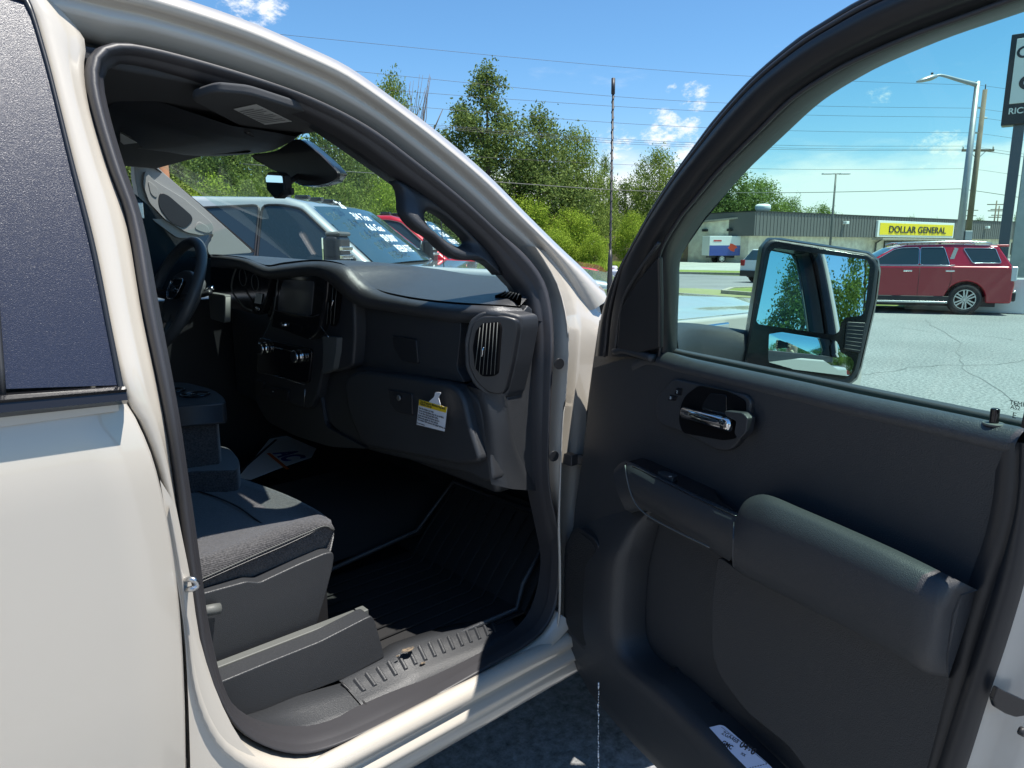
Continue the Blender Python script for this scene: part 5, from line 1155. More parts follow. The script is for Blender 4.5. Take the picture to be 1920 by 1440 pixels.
# wires
ends = [((560,68),(1180,127),(1838,160)), ((640,131),(1180,183),(1830,203)), ((740,170),(1180,201),(1833,220)), ((790,201),(1180,232),(1826,249)), ((827,235),(1180,262),(1816,274)), ((827,238),(1180,266),(1822,280)), ((827,241),(1180,270),(1834,282)), ((910,295),(1180,309),(1818,316)), ((900,339),(1200,358),(1800,354))]
nm = ['topmost', 'second', 'third', 'fourth', 'upper line of the middle bundle', 'middle line of the middle bundle', 'lowest line of the middle bundle', 'thin line under the middle bundle', 'thick lowest']
for i, (p, q, r) in enumerate(ends):
    def dep(u): return 1 / (1/31.5 + (1/46 - 1/31.5) * (u - 560) / (1838 - 560))
    s = (q[1] - p[1]) / (q[0] - p[0]); ext = [(p[0] - 450, p[1] - s * 450 * 1.12), p, q, ((q[0] + r[0]) / 2, (q[1] + r[1]) / 2 + 5), r]
    tail = [(r[0] + 45, r[1] + 6), (r[0] + 130, r[1] + 19)]
    pts = [at(u, v, dep(u)) for u, v in ext] + [at(u, v, 46 - (u - r[0]) * .02) for u, v in tail]
    w = tube('overhead_wire', crm(pts[:5], 60) + crm(pts[4:], 10)[1:], .0085 if i < 8 else .018, M['black' if i < 8 else 'greytrim'], None, 5)
    tag(w, {0: 'topmost overhead wire crossing the blue sky', 1: 'second overhead wire from the top', 2: 'third overhead wire from the top', 3: 'fourth overhead wire from the top', 4: 'upper wire of the close bundle on the crossarm', 5: 'middle wire of the close bundle on the crossarm', 6: 'lower wire of the close bundle on the crossarm', 7: 'thin wire just under the close bundle', 8: 'thick pale lowest cable in front of the trees'}[i], 'wire', 'overhead wires strung between the poles')
# dealer pylon sign
pb = gpt(1872, 23)
sg_ = root('pylon_sign', 'tall dealer pylon sign with white face and dark lower band, cut by the right edge', 'sign', pb)
px_ = (RT * .80 - Vector((FW.x, FW.y, 0)).normalized() * .60).normalized(); py_ = Vector((-px_.y, px_.x, 0))
if py_.dot(FW) < 0: py_ = -py_
sn_ = -py_
def SGP(u, v, o=0): return onP(u, v, at(1885, 300, 23.2) + sn_ * o, sn_)
def sq(u, v): return SGP(u, v)
tl0, bl0 = SGP(1896, 71), SGP(1876, 236)
def zat(u, v): return SGP(u, v).z
base_x = (SGP(1876, 236) - pb).dot(px_)
org = Vector((pb.x, pb.y, 0)); xl = (bl0 - org).dot(px_); oy = (bl0 - org).dot(py_)
zt_, zb_ = tl0.z, bl0.z; zm = SGP(1886, 196).z; PW = 4.2
def sbox(name, x0, x1, z0, z1, d0, d1, m, parent=sg_, **k):
    return box(name, org + px_ * (x0 + x1) / 2 + py_ * (oy + (d0 + d1) / 2) + up3 * (z0 + z1) / 2, ((x1 - x0) / 2, abs(d1 - d0) / 2, (z1 - z0) / 2), m, parent, (px_, py_, up3), **k)
cab = sbox('sign_cabinet', xl, xl + PW, zb_, zt_ + .1, 0, .5, M['signblack'], bev=.03)
sbox('sign_panel', xl + .16, xl + PW - .16, zm, zt_ - .06, -.03, -.004, M['signwhite'], cab, bev=.012)
hh = zt_ - zm
text('sign_lettering', 'CHEVROLET', org + px_ * (xl + .18) + py_ * (oy - .035) + up3 * (zm + hh * .68), px_, up3, hh * .24, M['signblack'], cab, ext=.005, bold=.01, sx=1.1)
text('sign_lettering', 'GMC', org + px_ * (xl + .34) + py_ * (oy - .035) + up3 * (zm + hh * .20), px_, up3, hh * .30, M['signblack'], cab, ext=.005, bold=.02, sx=1.2)
text('sign_lettering', 'RICE MOTOR', org + px_ * (xl + .16) + py_ * (oy - .02) + up3 * (zb_ + (zm - zb_) * .52), px_, up3, (zm - zb_) * .40, M['signwhite'], cab, ext=.005, bold=.004, sx=1.0)
sbox('pylon_post', xl + .34, xl + .64, 0, zb_, .12, .42, M['postgrey'])
sbox('pylon_cladding', xl + .72, xl + 1.4, 0, zb_ * .86, .10, .30, M['galv'], bev=.05)
sbox('pylon_window', xl + .76, xl + 1.4, zb_ * .90, zb_ * .98, .08, .2, M['lamp'])
sbox('pylon_post', xl + 2.6, xl + 2.95, 0, zb_, .12, .42, M['postgrey'])
bw = box('sign_plinth', G(1905, 588) + Vector((0, 0, .45)) + fyv * 1.2, (1.4, .6, .45), M['vwhite'], None, (px_, py_, up3), bev=.03); tag(bw, 'low white plinth block behind the dark red vehicle at the right edge', 'plinth')
# small yellow sign on a dark post left of the store
o, b, h = mast('post_sign', 'small yellow and dark sign on a dark post beside the tree left of the store', 'sign', 1267, 41, 372, .10, .10, M['signblack'])
box('sign_board', b + up3 * (h - .55) - RT * .0, (.30, .1, .55), M['signblack'], o, (RT, RT.cross(up3), up3))
box('sign_face', b + up3 * (h - 1.05) - RT * .42, (.34, .08, .30), M['signyellow'], o, (RT, RT.cross(up3), up3))
# brown roofed house and railing behind the red truck
hb0 = gpt(835, 60); hx_, hy_ = RT, Vector((FW.x, FW.y, 0)).normalized()
hs0 = root('house', 'low house with a brown shingle roof seen through the grab handle', 'house', hb0)
LX = 9
wallh = 2.4
box('wall', hb0 + hy_ * 4 + up3 * wallh / 2, (LX, 4, wallh / 2), M['wall'], hs0, (hx_, hy_, up3))
prism('roof', [hb0 - hx_ * (LX + .5) - hy_ * .5 + up3 * 2.3, hb0 - hx_ * (LX + .5) + hy_ * 8.5 + up3 * 2.3, hb0 - hx_ * (LX + .5) + hy_ * 4 + up3 * 4.6], hx_ * (2 * LX + 1), M['brown'], hs0, smooth=False)
for k in range(6): box('window', hb0 + hx_ * (-7 + 2.8 * k) - hy_ * .03 + up3 * 1.4, (.5, .03, .5), M['autoglass'], hs0, (hx_, hy_, up3))
fb0 = gpt(850, 50)
fn = root('railing_fence', 'pale railing fence in front of the brown roofed house', 'fence', fb0)
box('rail', fb0 + up3 * 1.25, (7, .05, .06), M['signwhite'], fn, (hx_, hy_, up3)); box('rail', fb0 + up3 * .3, (7, .05, .06), M['signwhite'], fn, (hx_, hy_, up3))
obj('pickets', *merge([boxd(fb0 + hx_ * (-7 + .35 * k) + up3 * .75, (.05, .03, .62), (hx_, hy_, up3)) for k in range(41)]), M['signwhite'], fn, smooth=False)
wf0 = gpt(1158, 66)
wf = root('board_fence', 'short weathered board fence half hidden by bright bushes beside the antenna', 'fence', wf0)
obj('boards', *merge([boxd(wf0 + hx_ * (-1.3 + .24 * k) + up3 * (1.4), (.11, .03, 1.35), (hx_, hy_, up3)) for k in range(12)]), M['wood'], wf, smooth=False)
box('rail', wf0 + hy_ * .05 + up3 * 2.0, (1.4, .04, .06), M['wood'], wf, (hx_, hy_, up3))

# sealed cracks in the lot
random.seed(21); cks = []
for (a, b) in (((1660, 612), (1925, 640)), ((1600, 700), (1925, 676)), ((1745, 600), (1890, 760))):
    A_, B_ = G(*a), G(*b); P = []
    for k in range(25):
        t = k / 24; p = A_.lerp(B_, t); q = (B_ - A_).normalized(); P.append(p + Vector((-q.y, q.x, 0)) * (random.uniform(-.05, .05) + .12 * math.sin(t * 9 + a[0])))
    V = []
    for k, p in enumerate(P):
        q = (P[min(k + 1, 24)] - P[max(k - 1, 0)]).normalized(); o_ = Vector((-q.y, q.x, 0)) * random.uniform(.004, .009)
        V += [p + o_ + Vector((0, 0, .004)), p - o_ + Vector((0, 0, .004))]
    cks.append((V, [(2*k, 2*k+1, 2*k+3, 2*k+2) for k in range(24)]))
ck = obj('sealed_cracks', *merge(cks), mat('crack_sealant', (.15, .152, .155), .8), smooth=False); ck['kind'] = 'structure'
# ================================================================ OTHER VEHICLES (written in their own coordinates)
LOCAL[0] = True
HF = Vector((FW.x, FW.y, 0)).normalized()
def heading(az): return AZ - math.radians(az)      # world angle of a heading given clockwise from the view
def arcpts(x, r, z): return [(x + r * math.cos(a), z + r * math.sin(a)) for a in [math.pi * i / 12 for i in range(13)]]
def vehicle(name, label, cat, pos, az, top, W, zs, wheels, r, belt, gh, wins, paint, tum=.30, group=None, fr_glass=True, rear_glass=True, roof_mat=None, lower=None):
    o = root(name, label, cat, (pos.x, pos.y, 0), heading(az), group)
    bot = []
    ws_ = sorted(wheels)
    xr, xf = top[-1][0], top[0][0]
    pts = list(top) + [(xr, zs)]
    for x in ws_:
        a = arcpts(x, r * 1.18, r * .98); pts += [(x - r * 1.18, zs)] + [p for p in reversed(a) if p[1] > zs] + [(x + r * 1.18, zs)]
    pts += [(xf, zs)]
    body = prism('body', [Vector((x, -W, z)) for x, z in pts], (0, 2 * W, 0), paint, o, bev=.06, seg=3)
    yb = lambda z: (W - .05) - tum * (z - belt)
    V = [Vector((x, -yb(z), z)) for x, z in gh] + [Vector((x, yb(z), z)) for x, z in gh]; n = len(gh)
    cab = obj('cab', V, [tuple(range(n)), tuple(reversed(range(n, 2 * n)))] + [((i + 1) % n, i, i + n, (i + 1) % n + n) for i in range(n)], paint, o, bev=.045, smooth=True)
    bm = bmesh.new(); bm.from_mesh(cab.data); bmesh.ops.recalc_face_normals(bm, faces=bm.faces); bm.to_mesh(cab.data); bm.free()
    for poly in wins:
        for s in (-1, 1):
            prism('window', [Vector((x, s * (yb(z) + .006), z)) for x, z in rnd2(poly, .05, 3)], (0, -s * .01, 0), M['autoglass'], o, smooth=False)
            tube('window_trim', [Vector((x, s * (yb(z) + .008), z)) for x, z in rnd2(poly, .05, 3)], .010, M['chrome'] if cat == 'suv' else M['black'], o, 4, True)
    if fr_glass:
        a, b = Vector((gh[0][0], 0, gh[0][1])), Vector((gh[1][0], 0, gh[1][1])); nn = Vector((-(b.z - a.z), 0, b.x - a.x)); nn = -nn if nn.x < 0 else nn; nn.normalize()
        c = []
        for t in (.05, .35, .65, .93):
            p = a.lerp(b, t) + nn * .012; c.append([Vector((p.x + (.07 * (1 - (k / 4) ** 2)), yb(p.z) * .94 * k / 4, p.z + .02 * (1 - (k / 4) ** 2))) for k in range(-4, 5)])
        g = loft('windshield', c, M['autoshield'], o, 9, lin=True)
    if rear_glass:
        a, b = Vector((gh[-1][0], 0, gh[-1][1])), Vector((gh[-2][0], 0, gh[-2][1])); nn = Vector(((b.z - a.z), 0, -(b.x - a.x))); nn = -nn if nn.x > 0 else nn; nn.normalize()
        c = []
        for t in (.05, .5, .92):
            p = a.lerp(b, t) + nn * .014; c.append([Vector((p.x, yb(p.z) * .92 * k / 4, p.z)) for k in range(-4, 5)])
        loft('rear_window', c, M['autoglass'], o, 9, lin=True)
    for x in wheels:
        for s in (-1, 1):
            wheel('wheel', (x, s * (W - r * .30), r), r, r * .62, o, Vector((0, -s, 0)), spokes=6)
    dk = box('underbody', ((xr + xf) / 2, 0, zs + .02), ((xf - xr) / 2 - .3, W * .8, .12), M['black'], o)
    for s in (-1, 1):
        if lower: box('lower_cladding', (0, s * (W + .002), zs + .07), ((wheels[0] - wheels[1]) / 2 * .74, .02, .09), lower, o, bev=.01)
    return o, yb
# --- pale silver truck next door
def truck_top(fx_, hz): return [(fx_, .9), (fx_ - .02, hz - .30), (fx_ - .18, hz - .12), (fx_ - .6, hz - .05), (.15, hz), (-.3, hz - .02), (-4.3, hz - .06), (-4.3, .6)]
gh_t = [(.05, 1.50), (-.56, 2.00), (-.72, 2.045), (-1.5, 2.06), (-2.45, 2.03), (-2.75, 1.52)]
win_t = [[(-.10, 1.56), (-.58, 1.955), (-.74, 1.985), (-.90, 1.985), (-.90, 1.56)], [(-.92, 1.56), (-.92, 1.985), (-2.2, 1.94), (-2.4, 1.56)]]
def neighbour(name, label, u, depth, az, paint, group, lines):
    p = gpt(u, depth)
    o, yb = vehicle(name, label, 'pickup truck', p, az, truck_top(1.95, 1.54), 1.0, .55, (1.05, -2.9), .42, 1.5, gh_t, win_t, paint, .34, group)
    fwd = Vector((1, 0, 0))
    for s in (-1, 1):
        mo_ = box('side_mirror', (-.12, s * 1.28, 1.60), (.06, .12, .15), M['plastic2'], o, bev=.04)
        box('mirror_glass', (-.184, s * 1.28, 1.61), (.006, .10, .12), M['mirror'], mo_, bev=.002)
        obj('mirror_cap_trim', *merge([boxd((-.055, s * 1.28, z), (.012, .10, .014)) for z in (1.60, 1.655)] ), M['chrome'], mo_, smooth=False, bev=.004)
        box('mirror_top', (-.11, s * 1.28, 1.755), (.055, .11, .015), M['greytrim'], mo_, bev=.015)
        for z in (1.50, 1.44): box('mirror_arm', (-.08, s * 1.10, z), (.05, .14, .018), M['greytrim'], mo_, bev=.01)
        em_ = box('fender_vent', (.42, s * 1.008, 1.44), (.22, .012, .045), M['chrome'], o, bev=.012)
        box('vent_inlay', (.36, s * 1.021, 1.44), (.12, .003, .025), M['gloss'], em_)
        box('door_handle', (-1.0, s * 1.02, 1.30), (.10, .02, .025), M['chrome'], o, bev=.01)
    for k in range(-2, 3): 
        box('roof_marker', (-.80 + (.0 if abs(k) < 2 else -.05), k * .27, 2.075), (.06, .035, .018), M['gloss'], o, bev=.012)
    box('grille', (1.97, 0, 1.15), (.03, .7, .25), M['chrome'], o, bev=.02)
    for s in (-1, 1): box('headlight', (1.95, s * .83, 1.2), (.05, .13, .22), M['lamp'], o, bev=.03)
    tube('antenna', [Vector((.55, -.92, 1.5)), Vector((.52, -.92, 2.2))], .004, M['black'], o, 6)
    # marker writing on the windscreen
    a = Vector((.05, 0, 1.50)); b = Vector((-.56, 0, 2.00)); uy = (b - a).normalized(); uxx = Vector((0, 1, 0)); nn = uxx.cross(uy)
    for k, s in enumerate(lines):
        p0 = a.lerp(b, .80 - .17 * k) + nn * (.075 if nn.x > 0 else -.075) + Vector((.028, -.56 + .05 * k, .012))
        text('window_writing', s, p0, uxx, uy, .125, M['marker'], o, shear=.25, bold=.0008, ext=.001)
    return o, yb
neighbour('parked_pickup', 'pale silver pickup truck with white price writing on its windshield, seen through our windshield', 762, 6.15, 98, M['silver'], 'pickups parked beyond the cab', ["'26", '3/4 Ton', '6.6 Gas', '$9,000\'', 'REBATE'])
neighbour('parked_pickup', 'bright red pickup truck with price writing on its windshield, behind the silver pickup', 868, 9.2, 98, M['red'], 'pickups parked beyond the cab', ["'26", '3/4 Ton', '6.6 Gas', 'REBATE'])
# --- dark red SUV
Wt = G(1804, 590); az = -72
hd_ = Vector((math.cos(heading(az)), math.sin(heading(az)), 0)); lf = Vector((-hd_.y, hd_.x, 0))
pos = Wt + hd_ * 1.40 - lf * (.86)
top = [(2.45, .60), (2.43, 1.02), (2.25, 1.13), (1.35, 1.20), (.95, 1.22), (-2.30, 1.22), (-2.42, 1.10), (-2.45, .75), (-2.42, .50)]
gh_s = [(1.05, 1.19), (.28, 1.66), (.0, 1.73), (-1.0, 1.755), (-2.0, 1.72), (-2.30, 1.62), (-2.40, 1.19)]
gh_s = [(1.05, 1.19), (.28, 1.66), (.0, 1.735), (-1.0, 1.755), (-2.05, 1.72), (-2.38, 1.19)]
wn_ = [[(.86, 1.24), (.28, 1.62), (.10, 1.665), (-.30, 1.675), (-.30, 1.24)], [(-.33, 1.24), (-.33, 1.675), (-.86, 1.68), (-1.0, 1.24)], [(-1.28, 1.66), (-1.50, 1.29), (-2.12, 1.29), (-1.98, 1.655)]]
suv, yb = vehicle('parked_suv', 'dark red three row SUV with roof rails, parked side on in front of the store', 'suv', pos, az, top, .93, .30, (1.40, -1.40), .385, 1.19, gh_s, wn_, M['maroon'], .30, lower=M['black'])
for s in (-1, 1):
    y = s * .935
    tube('roof_rail', [Vector((.25, s * .72, 1.74)), Vector((.1, s * .72, 1.79)), Vector((-1.0, s * .71, 1.82)), Vector((-1.75, s * .71, 1.80)), Vector((-1.9, s * .71, 1.76))], .022, M['rim'], suv, 6)
    box('chrome_pillar', (-1.06, s * (yb(1.45) + .012), 1.45), (.045, .006, .22), M['rim'], suv, (Vector((.97, 0, .25)).normalized(), Vector((0, 1, 0)), Vector((-.25, 0, .97)).normalized()))
    tube('beltline_trim', [Vector((1.0, s * .905, 1.215)), Vector((-.95, s * .905, 1.215)), Vector((-1.1, s * .905, 1.24))], .012, M['rim'], suv, 5)
    for x in (-.05, -1.0): box('door_handle', (x, y + s * .01, 1.09), (.10, .018, .02), M['chrome'], suv, bev=.008)
    tube('door_gap', [Vector((-.32, y, 1.2)), Vector((-.32, y, .42))], .004, M['black'], suv, 4)
    tube('door_gap', [Vector((-1.02, y, 1.2)), Vector((-1.05, y, .85)), Vector((-1.0, y, .60))], .004, M['black'], suv, 4)
    box('running_board', (.0, s * .95, .31), (1.0, .06, .025), M['rim'], suv, bev=.01)
    box('tail_lamp', (-2.40, s * .84, 1.03), (.07, .10, .18), M['lamp'], suv, bev=.03)
    box('exhaust_trim', (-2.42, s * .62, .36), (.06, .10, .03), M['chrome'], suv, bev=.01)
    a = arcpts(-1.40, .385 * 1.20, .38)
box('spoiler', (-2.16, 0, 1.715), (.14, .68, .03), M['maroon'], suv, bev=.02)
box('rear_bumper', (-2.46, 0, .47), (.06, .86, .12), M['black'], suv, bev=.04)
box('bumper_chrome', (-2.50, 0, .60), (.03, .78, .018), M['chrome'], suv, bev=.01)
box('licence_plate', (-2.48, 0, .95), (.008, .20, .09), M['signwhite'], suv)
box('tailgate_trim', (-2.47, 0, 1.13), (.02, .55, .03), M['chrome'], suv, bev=.01)
tube('rear_wiper', [Vector((-2.42, .1, 1.26)), Vector((-2.30, -.25, 1.42))], .012, M['black'], suv, 5)
# --- white SUV leaving along the road
p = gpt(1478, 35)
top2 = [(2.2, .6), (2.15, .95), (1.2, 1.08), (-2.2, 1.08), (-2.25, .6)]
gh2 = [(.95, 1.05), (.25, 1.55), (-1.7, 1.60), (-2.18, 1.05)]
w2_, _ = vehicle('road_suv', 'white SUV on the road, its rear end showing left of the side mirror', 'suv', p, 62, top2, .90, .35, (1.35, -1.35), .36, 1.05, gh2, [[(.75, 1.10), (.25, 1.48), (-.3, 1.5), (-.3, 1.10)], [(-.4, 1.10), (-.4, 1.5), (-1.5, 1.5), (-1.8, 1.10)]], M['vwhite'], .3)
for s in (-1, 1): box('tail_lamp', (-2.22, s * .76, .95), (.05, .12, .14), M['redlamp'], w2_, bev=.02)
box('rear_bumper', (-2.27, 0, .45), (.06, .84, .14), M['black'], w2_, bev=.03)
# --- box truck with blue and grey panels
p = gpt(1386, 82)
bt = root('delivery_truck', 'blue and pale grey delivery truck parked beside the store wing', 'truck', (p.x, p.y, 0), heading(82))
bt.scale = (.95, .95, .95)
box('cargo_box', (-1.4, 0, 2.0), (2.9, 1.1, 1.15), M['signwhite'], bt, bev=.04)
for s in (-1, 1):
    box('blue_panel', (-1.4, s * 1.105, 1.45), (2.88, .012, .60), M['blue'], bt); box('blue_front_panel', (.6, s * 1.11, 2.45), (.85, .012, .65), M['blue'], bt)
    n = 9
    obj('red_emblem', [Vector((-1.4 + .62 * math.cos(a) * (1, .7, .9, .55)[k % 4], s * 1.125, 1.8 + .55 * math.sin(a) * (.8, 1, .6)[k % 3])) for k, a in enumerate([2 * math.pi * i / 12 for i in range(12)])], [tuple(range(12))], mat('orange_red_paint', (.8, .08, .03), .5), bt, smooth=False, solid=.01)
    box('red_stripe', (-3.3, s * 1.108, 2.6), (.5, .012, .09), M['red'], bt)
prism('cab', [Vector((x, -1.0, z)) for x, z in [(1.5, .6), (3.3, .6), (3.35, 1.3), (3.0, 1.5), (2.5, 2.35), (1.5, 2.4)]], (0, 2.0, 0), M['vwhite'], bt, bev=.05)
for s in (-1, 1): prism('window', [Vector((x, s * 1.01, z)) for x, z in [(1.8, 1.5), (2.85, 1.5), (2.45, 2.2), (1.8, 2.2)]], (0, s * .01, 0), M['autoglass'], bt, smooth=False)
box('chassis', (-.6, 0, .70), (3.4, .5, .12), M['black'], bt)
for x in (2.5, -2.6):
    for s in (-1, 1): wheel('wheel', (x, s * .9, .48), .48, .28, bt, Vector((0, -s, 0)))
# --- small red pickup and pale car seen in the mirror
def worldveh(name, label, cat, x, y, ang, paint, wins, gh, top):
    o, _ = vehicle(name, label, cat, Vector((x, y, 0)), math.degrees(AZ - ang), top, .92, .35, (1.4, -1.4), .40, gh[0][1], gh, wins, paint, .3); return o
gh3 = [(.9, 1.2), (.25, 1.75), (-1.0, 1.78), (-1.3, 1.2)]
worldveh('parked_pickup', 'red pickup truck parked behind us, visible only in the side mirror', 'pickup truck', -28.0, -26.0, math.radians(-60), M['red'], [[(.7, 1.25), (.3, 1.68), (-.9, 1.7), (-1.1, 1.25)]], gh3, [(2.6, .6), (2.55, 1.1), (.9, 1.2), (-2.8, 1.2), (-2.8, .6)])
worldveh('parked_car', 'pale car parked by the trees behind us, a speck in the side mirror', 'car', -46, -50.0, math.radians(-60), M['silver'], [[(.7, .95), (.3, 1.32), (-.9, 1.34), (-1.3, .95)]], [(1.0, .9), (.35, 1.38), (-1.0, 1.40), (-1.6, .9)], [(2.2, .55), (2.15, .8), (1.0, .92), (-2.1, .92), (-2.15, .55)])
LOCAL[0] = False
# ================================================================ TREES
import numpy as np
def leafcloud(seed, blobs, n, size, up=.3):
    """leaf sized quads scattered through the shells of overlapping blobs; blobs: (x,y,z,rx,ry,rz)"""
    rg = np.random.default_rng(seed)
    B = np.array(blobs, float); vol = (B[:, 3] * B[:, 4] * B[:, 5]) ** .67; pr = vol / vol.sum()
    idx = rg.choice(len(B), n, p=pr); b = B[idx]
    d = rg.normal(size=(n, 3)); d /= np.linalg.norm(d, axis=1)[:, None]
    r = rg.uniform(.35, 1.0, n) ** .55
    # ragged rim: each direction gets its own reach
    lump = 1 + .22 * np.sin(d[:, 0] * 7 + idx) * np.cos(d[:, 1] * 6 + idx * 2) + .12 * np.sin(d[:, 2] * 13 + idx)
    c = b[:, :3] + d * b[:, 3:6] * (r * lump)[:, None]
    # twig clusters
    k = max(1, n // 14); cen = c[rg.integers(0, n, k)]; pick = rg.integers(0, k, n); m = rg.random(n) < .72
    c[m] = cen[pick[m]] + rg.normal(size=(m.sum(), 3)) * size * 2.6
    a = rg.normal(size=(n, 3)); a[:, 2] *= .6; a /= np.linalg.norm(a, axis=1)[:, None]
    q = rg.normal(size=(n, 3)); q = np.cross(a, q); q /= np.linalg.norm(q, axis=1)[:, None]
    s = size * rg.uniform(.6, 1.35, n)[:, None]
    V = np.stack([c - a * s * .9, c + q * s * .45, c + a * s * .9, c - q * s * .45], 1).reshape(-1, 3)
    return V
def leafmesh(name, V, m):
    n = len(V) // 4; me = bpy.data.meshes.new(name)
    me.vertices.add(len(V)); me.vertices.foreach_set('co', V.astype(np.float32).ravel())
    me.loops.add(4 * n); me.loops.foreach_set('vertex_index', np.arange(4 * n, dtype=np.int32))
    me.polygons.add(n); me.polygons.foreach_set('loop_start', np.arange(0, 4 * n, 4, dtype=np.int32)); me.polygons.foreach_set('loop_total', np.full(n, 4, dtype=np.int32))
    me.update(calc_edges=True); me.materials.append(m); return me
def treekind(seed, H, Wd, n, size, m, base=.18, nb=16, limbs=7, open_=1.0, taper=.0):
    random.seed(seed); blobs = []; L_ = [tubed([Vector((0, 0, 0)), Vector((.02 * H * random.uniform(-1, 1), .02 * H * random.uniform(-1, 1), H * .45)), Vector((0, 0, H * .93))], (H * .020, H * .004), 8, n=12)]
    for i in range(nb):
        t = (i + .5) / nb; z = H * (base + (1 - base) * t * .94)
        prof_ = math.sin(math.pi * (.12 + .80 * t ** (.85 + taper))) ** .7
        a = i * 2.4 + random.uniform(-.4, .4); rr = Wd * .5 * prof_ * random.uniform(.35, .80)
        s = Wd * .5 * prof_ * random.uniform(.34, .56) * open_
        x, y = math.cos(a) * rr, math.sin(a) * rr
        blobs.append((x, y, z, s, s, s * .72))
        if i % 2 == 0 or nb < 12:
            z0 = max(H * .1, z - rr * .9); L_.append(tubed([Vector((0, 0, z0)), Vector((x * .5, y * .5, z0 + (z - z0) * .6)), Vector((x, y, z + s * .3))], (H * .008, H * .0015), 5, n=7))
    blobs.append((0, 0, H * .93, Wd * .10, Wd * .10, H * .07))
    V = leafcloud(seed, blobs, n, size)
    tv, tf = merge(L_); me = bpy.data.meshes.new('trunk'); me.from_pydata([tuple(v) for v in tv], [], tf); me.materials.append(M['bark'])
    for p in me.polygons: p.use_smooth = True
    return leafmesh('crown', V, m), me
KIND = {
 'tall': treekind(11, 18, 9.5, 26000, .17, M['leaf_dark'],   .10, 26, open_=.70, taper=.25),
 'broad': treekind(12, 13, 12, 24000, .17, M['leaf_mid'], .10, 22, open_=1.0),
 'round': treekind(13, 10, 11, 20000, .16, M['leaf_mid'], .06, 18, open_=1.1),
 'sparse': treekind(14, 16, 8, 9000, .17, M['leaf_mid'], .2, 18, open_=.62),
 'lime': treekind(15, 6.5, 7.5, 18000, .12, M['leaf_lime'], .02, 30, open_=.80),
 'dark': treekind(16, 12, 10, 22000, .16, M['leaf_dark'], .05, 24, open_=.85),
}
def tree(kind, u, depth, top_v, wpx, label, group='trees across the road', name='leafy_tree', rot=None, pos=None, H=None):
    cr, tr = KIND[kind]; h0 = {'tall': 18, 'broad': 13, 'round': 10, 'sparse': 16, 'lime': 6.5, 'dark': 12}[kind]; w0 = {'tall': 9.5, 'broad': 12, 'round': 11, 'sparse': 8, 'lime': 7.5, 'dark': 10}[kind]
    if pos is None:
        b = gpt(u, depth); h = EYE.z + (465 - top_v) / F * depth
        for _ in range(5):
            p = Vector((b.x, b.y, h)) - EYE; v = 720 - F * p.dot(UP) / p.dot(FW); h += (v - top_v) / F * p.dot(FW)
        h *= 1.04; w = wpx / F * depth
    else: b, h, w = Vector(pos), H, wpx
    o = root(name, label, 'tree' if name != 'bush' else 'bush', (b.x, b.y, -.05), rot if rot is not None else (u * 1.7 % 6.28), group)
    for nm_, me in (('crown', cr), ('trunk', tr)):
        c = bpy.data.objects.new(nm_, me); COL.objects.link(c); c.parent = o; c.scale = (w / w0, w / w0, h / h0)
    return o
# across the road, left to right
tree('broad', 745, 66, 150, 120, 'light green tree with bare twigs on top just above the truck roof line')
tree('tall', 915, 62, 132, 170, 'tallest tree, narrow dark crown against the blue sky above the truck')
tree('dark', 1010, 64, 214, 190, 'dark leafy tree to the right of the tallest one, with a spiky top')
tree('broad', 1080, 66, 246, 130, 'spreading tree left of the antenna, reaching toward a white cloud')
tree('sparse', 1130, 72, 300, 60, 'thin see-through tree right behind the antenna')
tree('broad', 1232, 78, 284, 120, 'full round tree just left of the door window frame')
tree('dark', 1170, 82, 345, 110, 'darker low tree behind the antenna and the door frame')
tree('dark', 900, 76, 300, 230, 'dark tree behind the base of the tallest tree')
tree('dark', 1345, 98, 306, 170, 'large rounded tree at left end of the window, above the store wing')
tree('broad', 1420, 108, 338, 130, 'wide green tree above the left end of the grey store fascia')
tree('round', 1475, 118, 372, 90, 'lower pale green tree behind the grey fascia')
tree('round', 1535, 140, 385, 80, 'rounded tree rising just behind the slim parking lot lamp')
tree('round', 1290, 90, 400, 90, 'light tree right beside the small yellow post sign')
for i, (u, v, w) in enumerate(((1700, 408, 40), (1745, 412, 34), (1830, 410, 40), (1905, 405, 50))):
    tree('round', u, 190, v, w, ['far small treetop above the yellow store sign', 'far small treetop just right of the yellow store sign', 'far small treetop beside the distant poles', 'far treetop behind the pylon sign post'][i], 'distant treetops')
# bright bushes along the verge
for i, (u, d, v, w, lb_) in enumerate(((985, 60, 372, 130, 'bright green bush left of the antenna, tallest of the row'), (1070, 60, 395, 110, 'yellow green bush close to the antenna'), (1040, 57, 430, 90, 'low lime green bush at the road edge'), (1115, 57, 440, 70, 'low lime bush directly left of the antenna base'), (1185, 62, 400, 80, 'bright bush right of the antenna'), (1130, 70, 385, 110, 'mid green bush behind the antenna'), (1235, 72, 420, 90, 'bush seen beside the lower door frame'), (930, 64, 385, 120, 'green bush beside the slim pole'), (870, 58, 380, 120, 'bush rising behind the truck roof line'))):
    tree('lime' if i not in (5, 6, 7) else 'round', u, d, v, w, lb_, 'bushes along the road', 'bush')
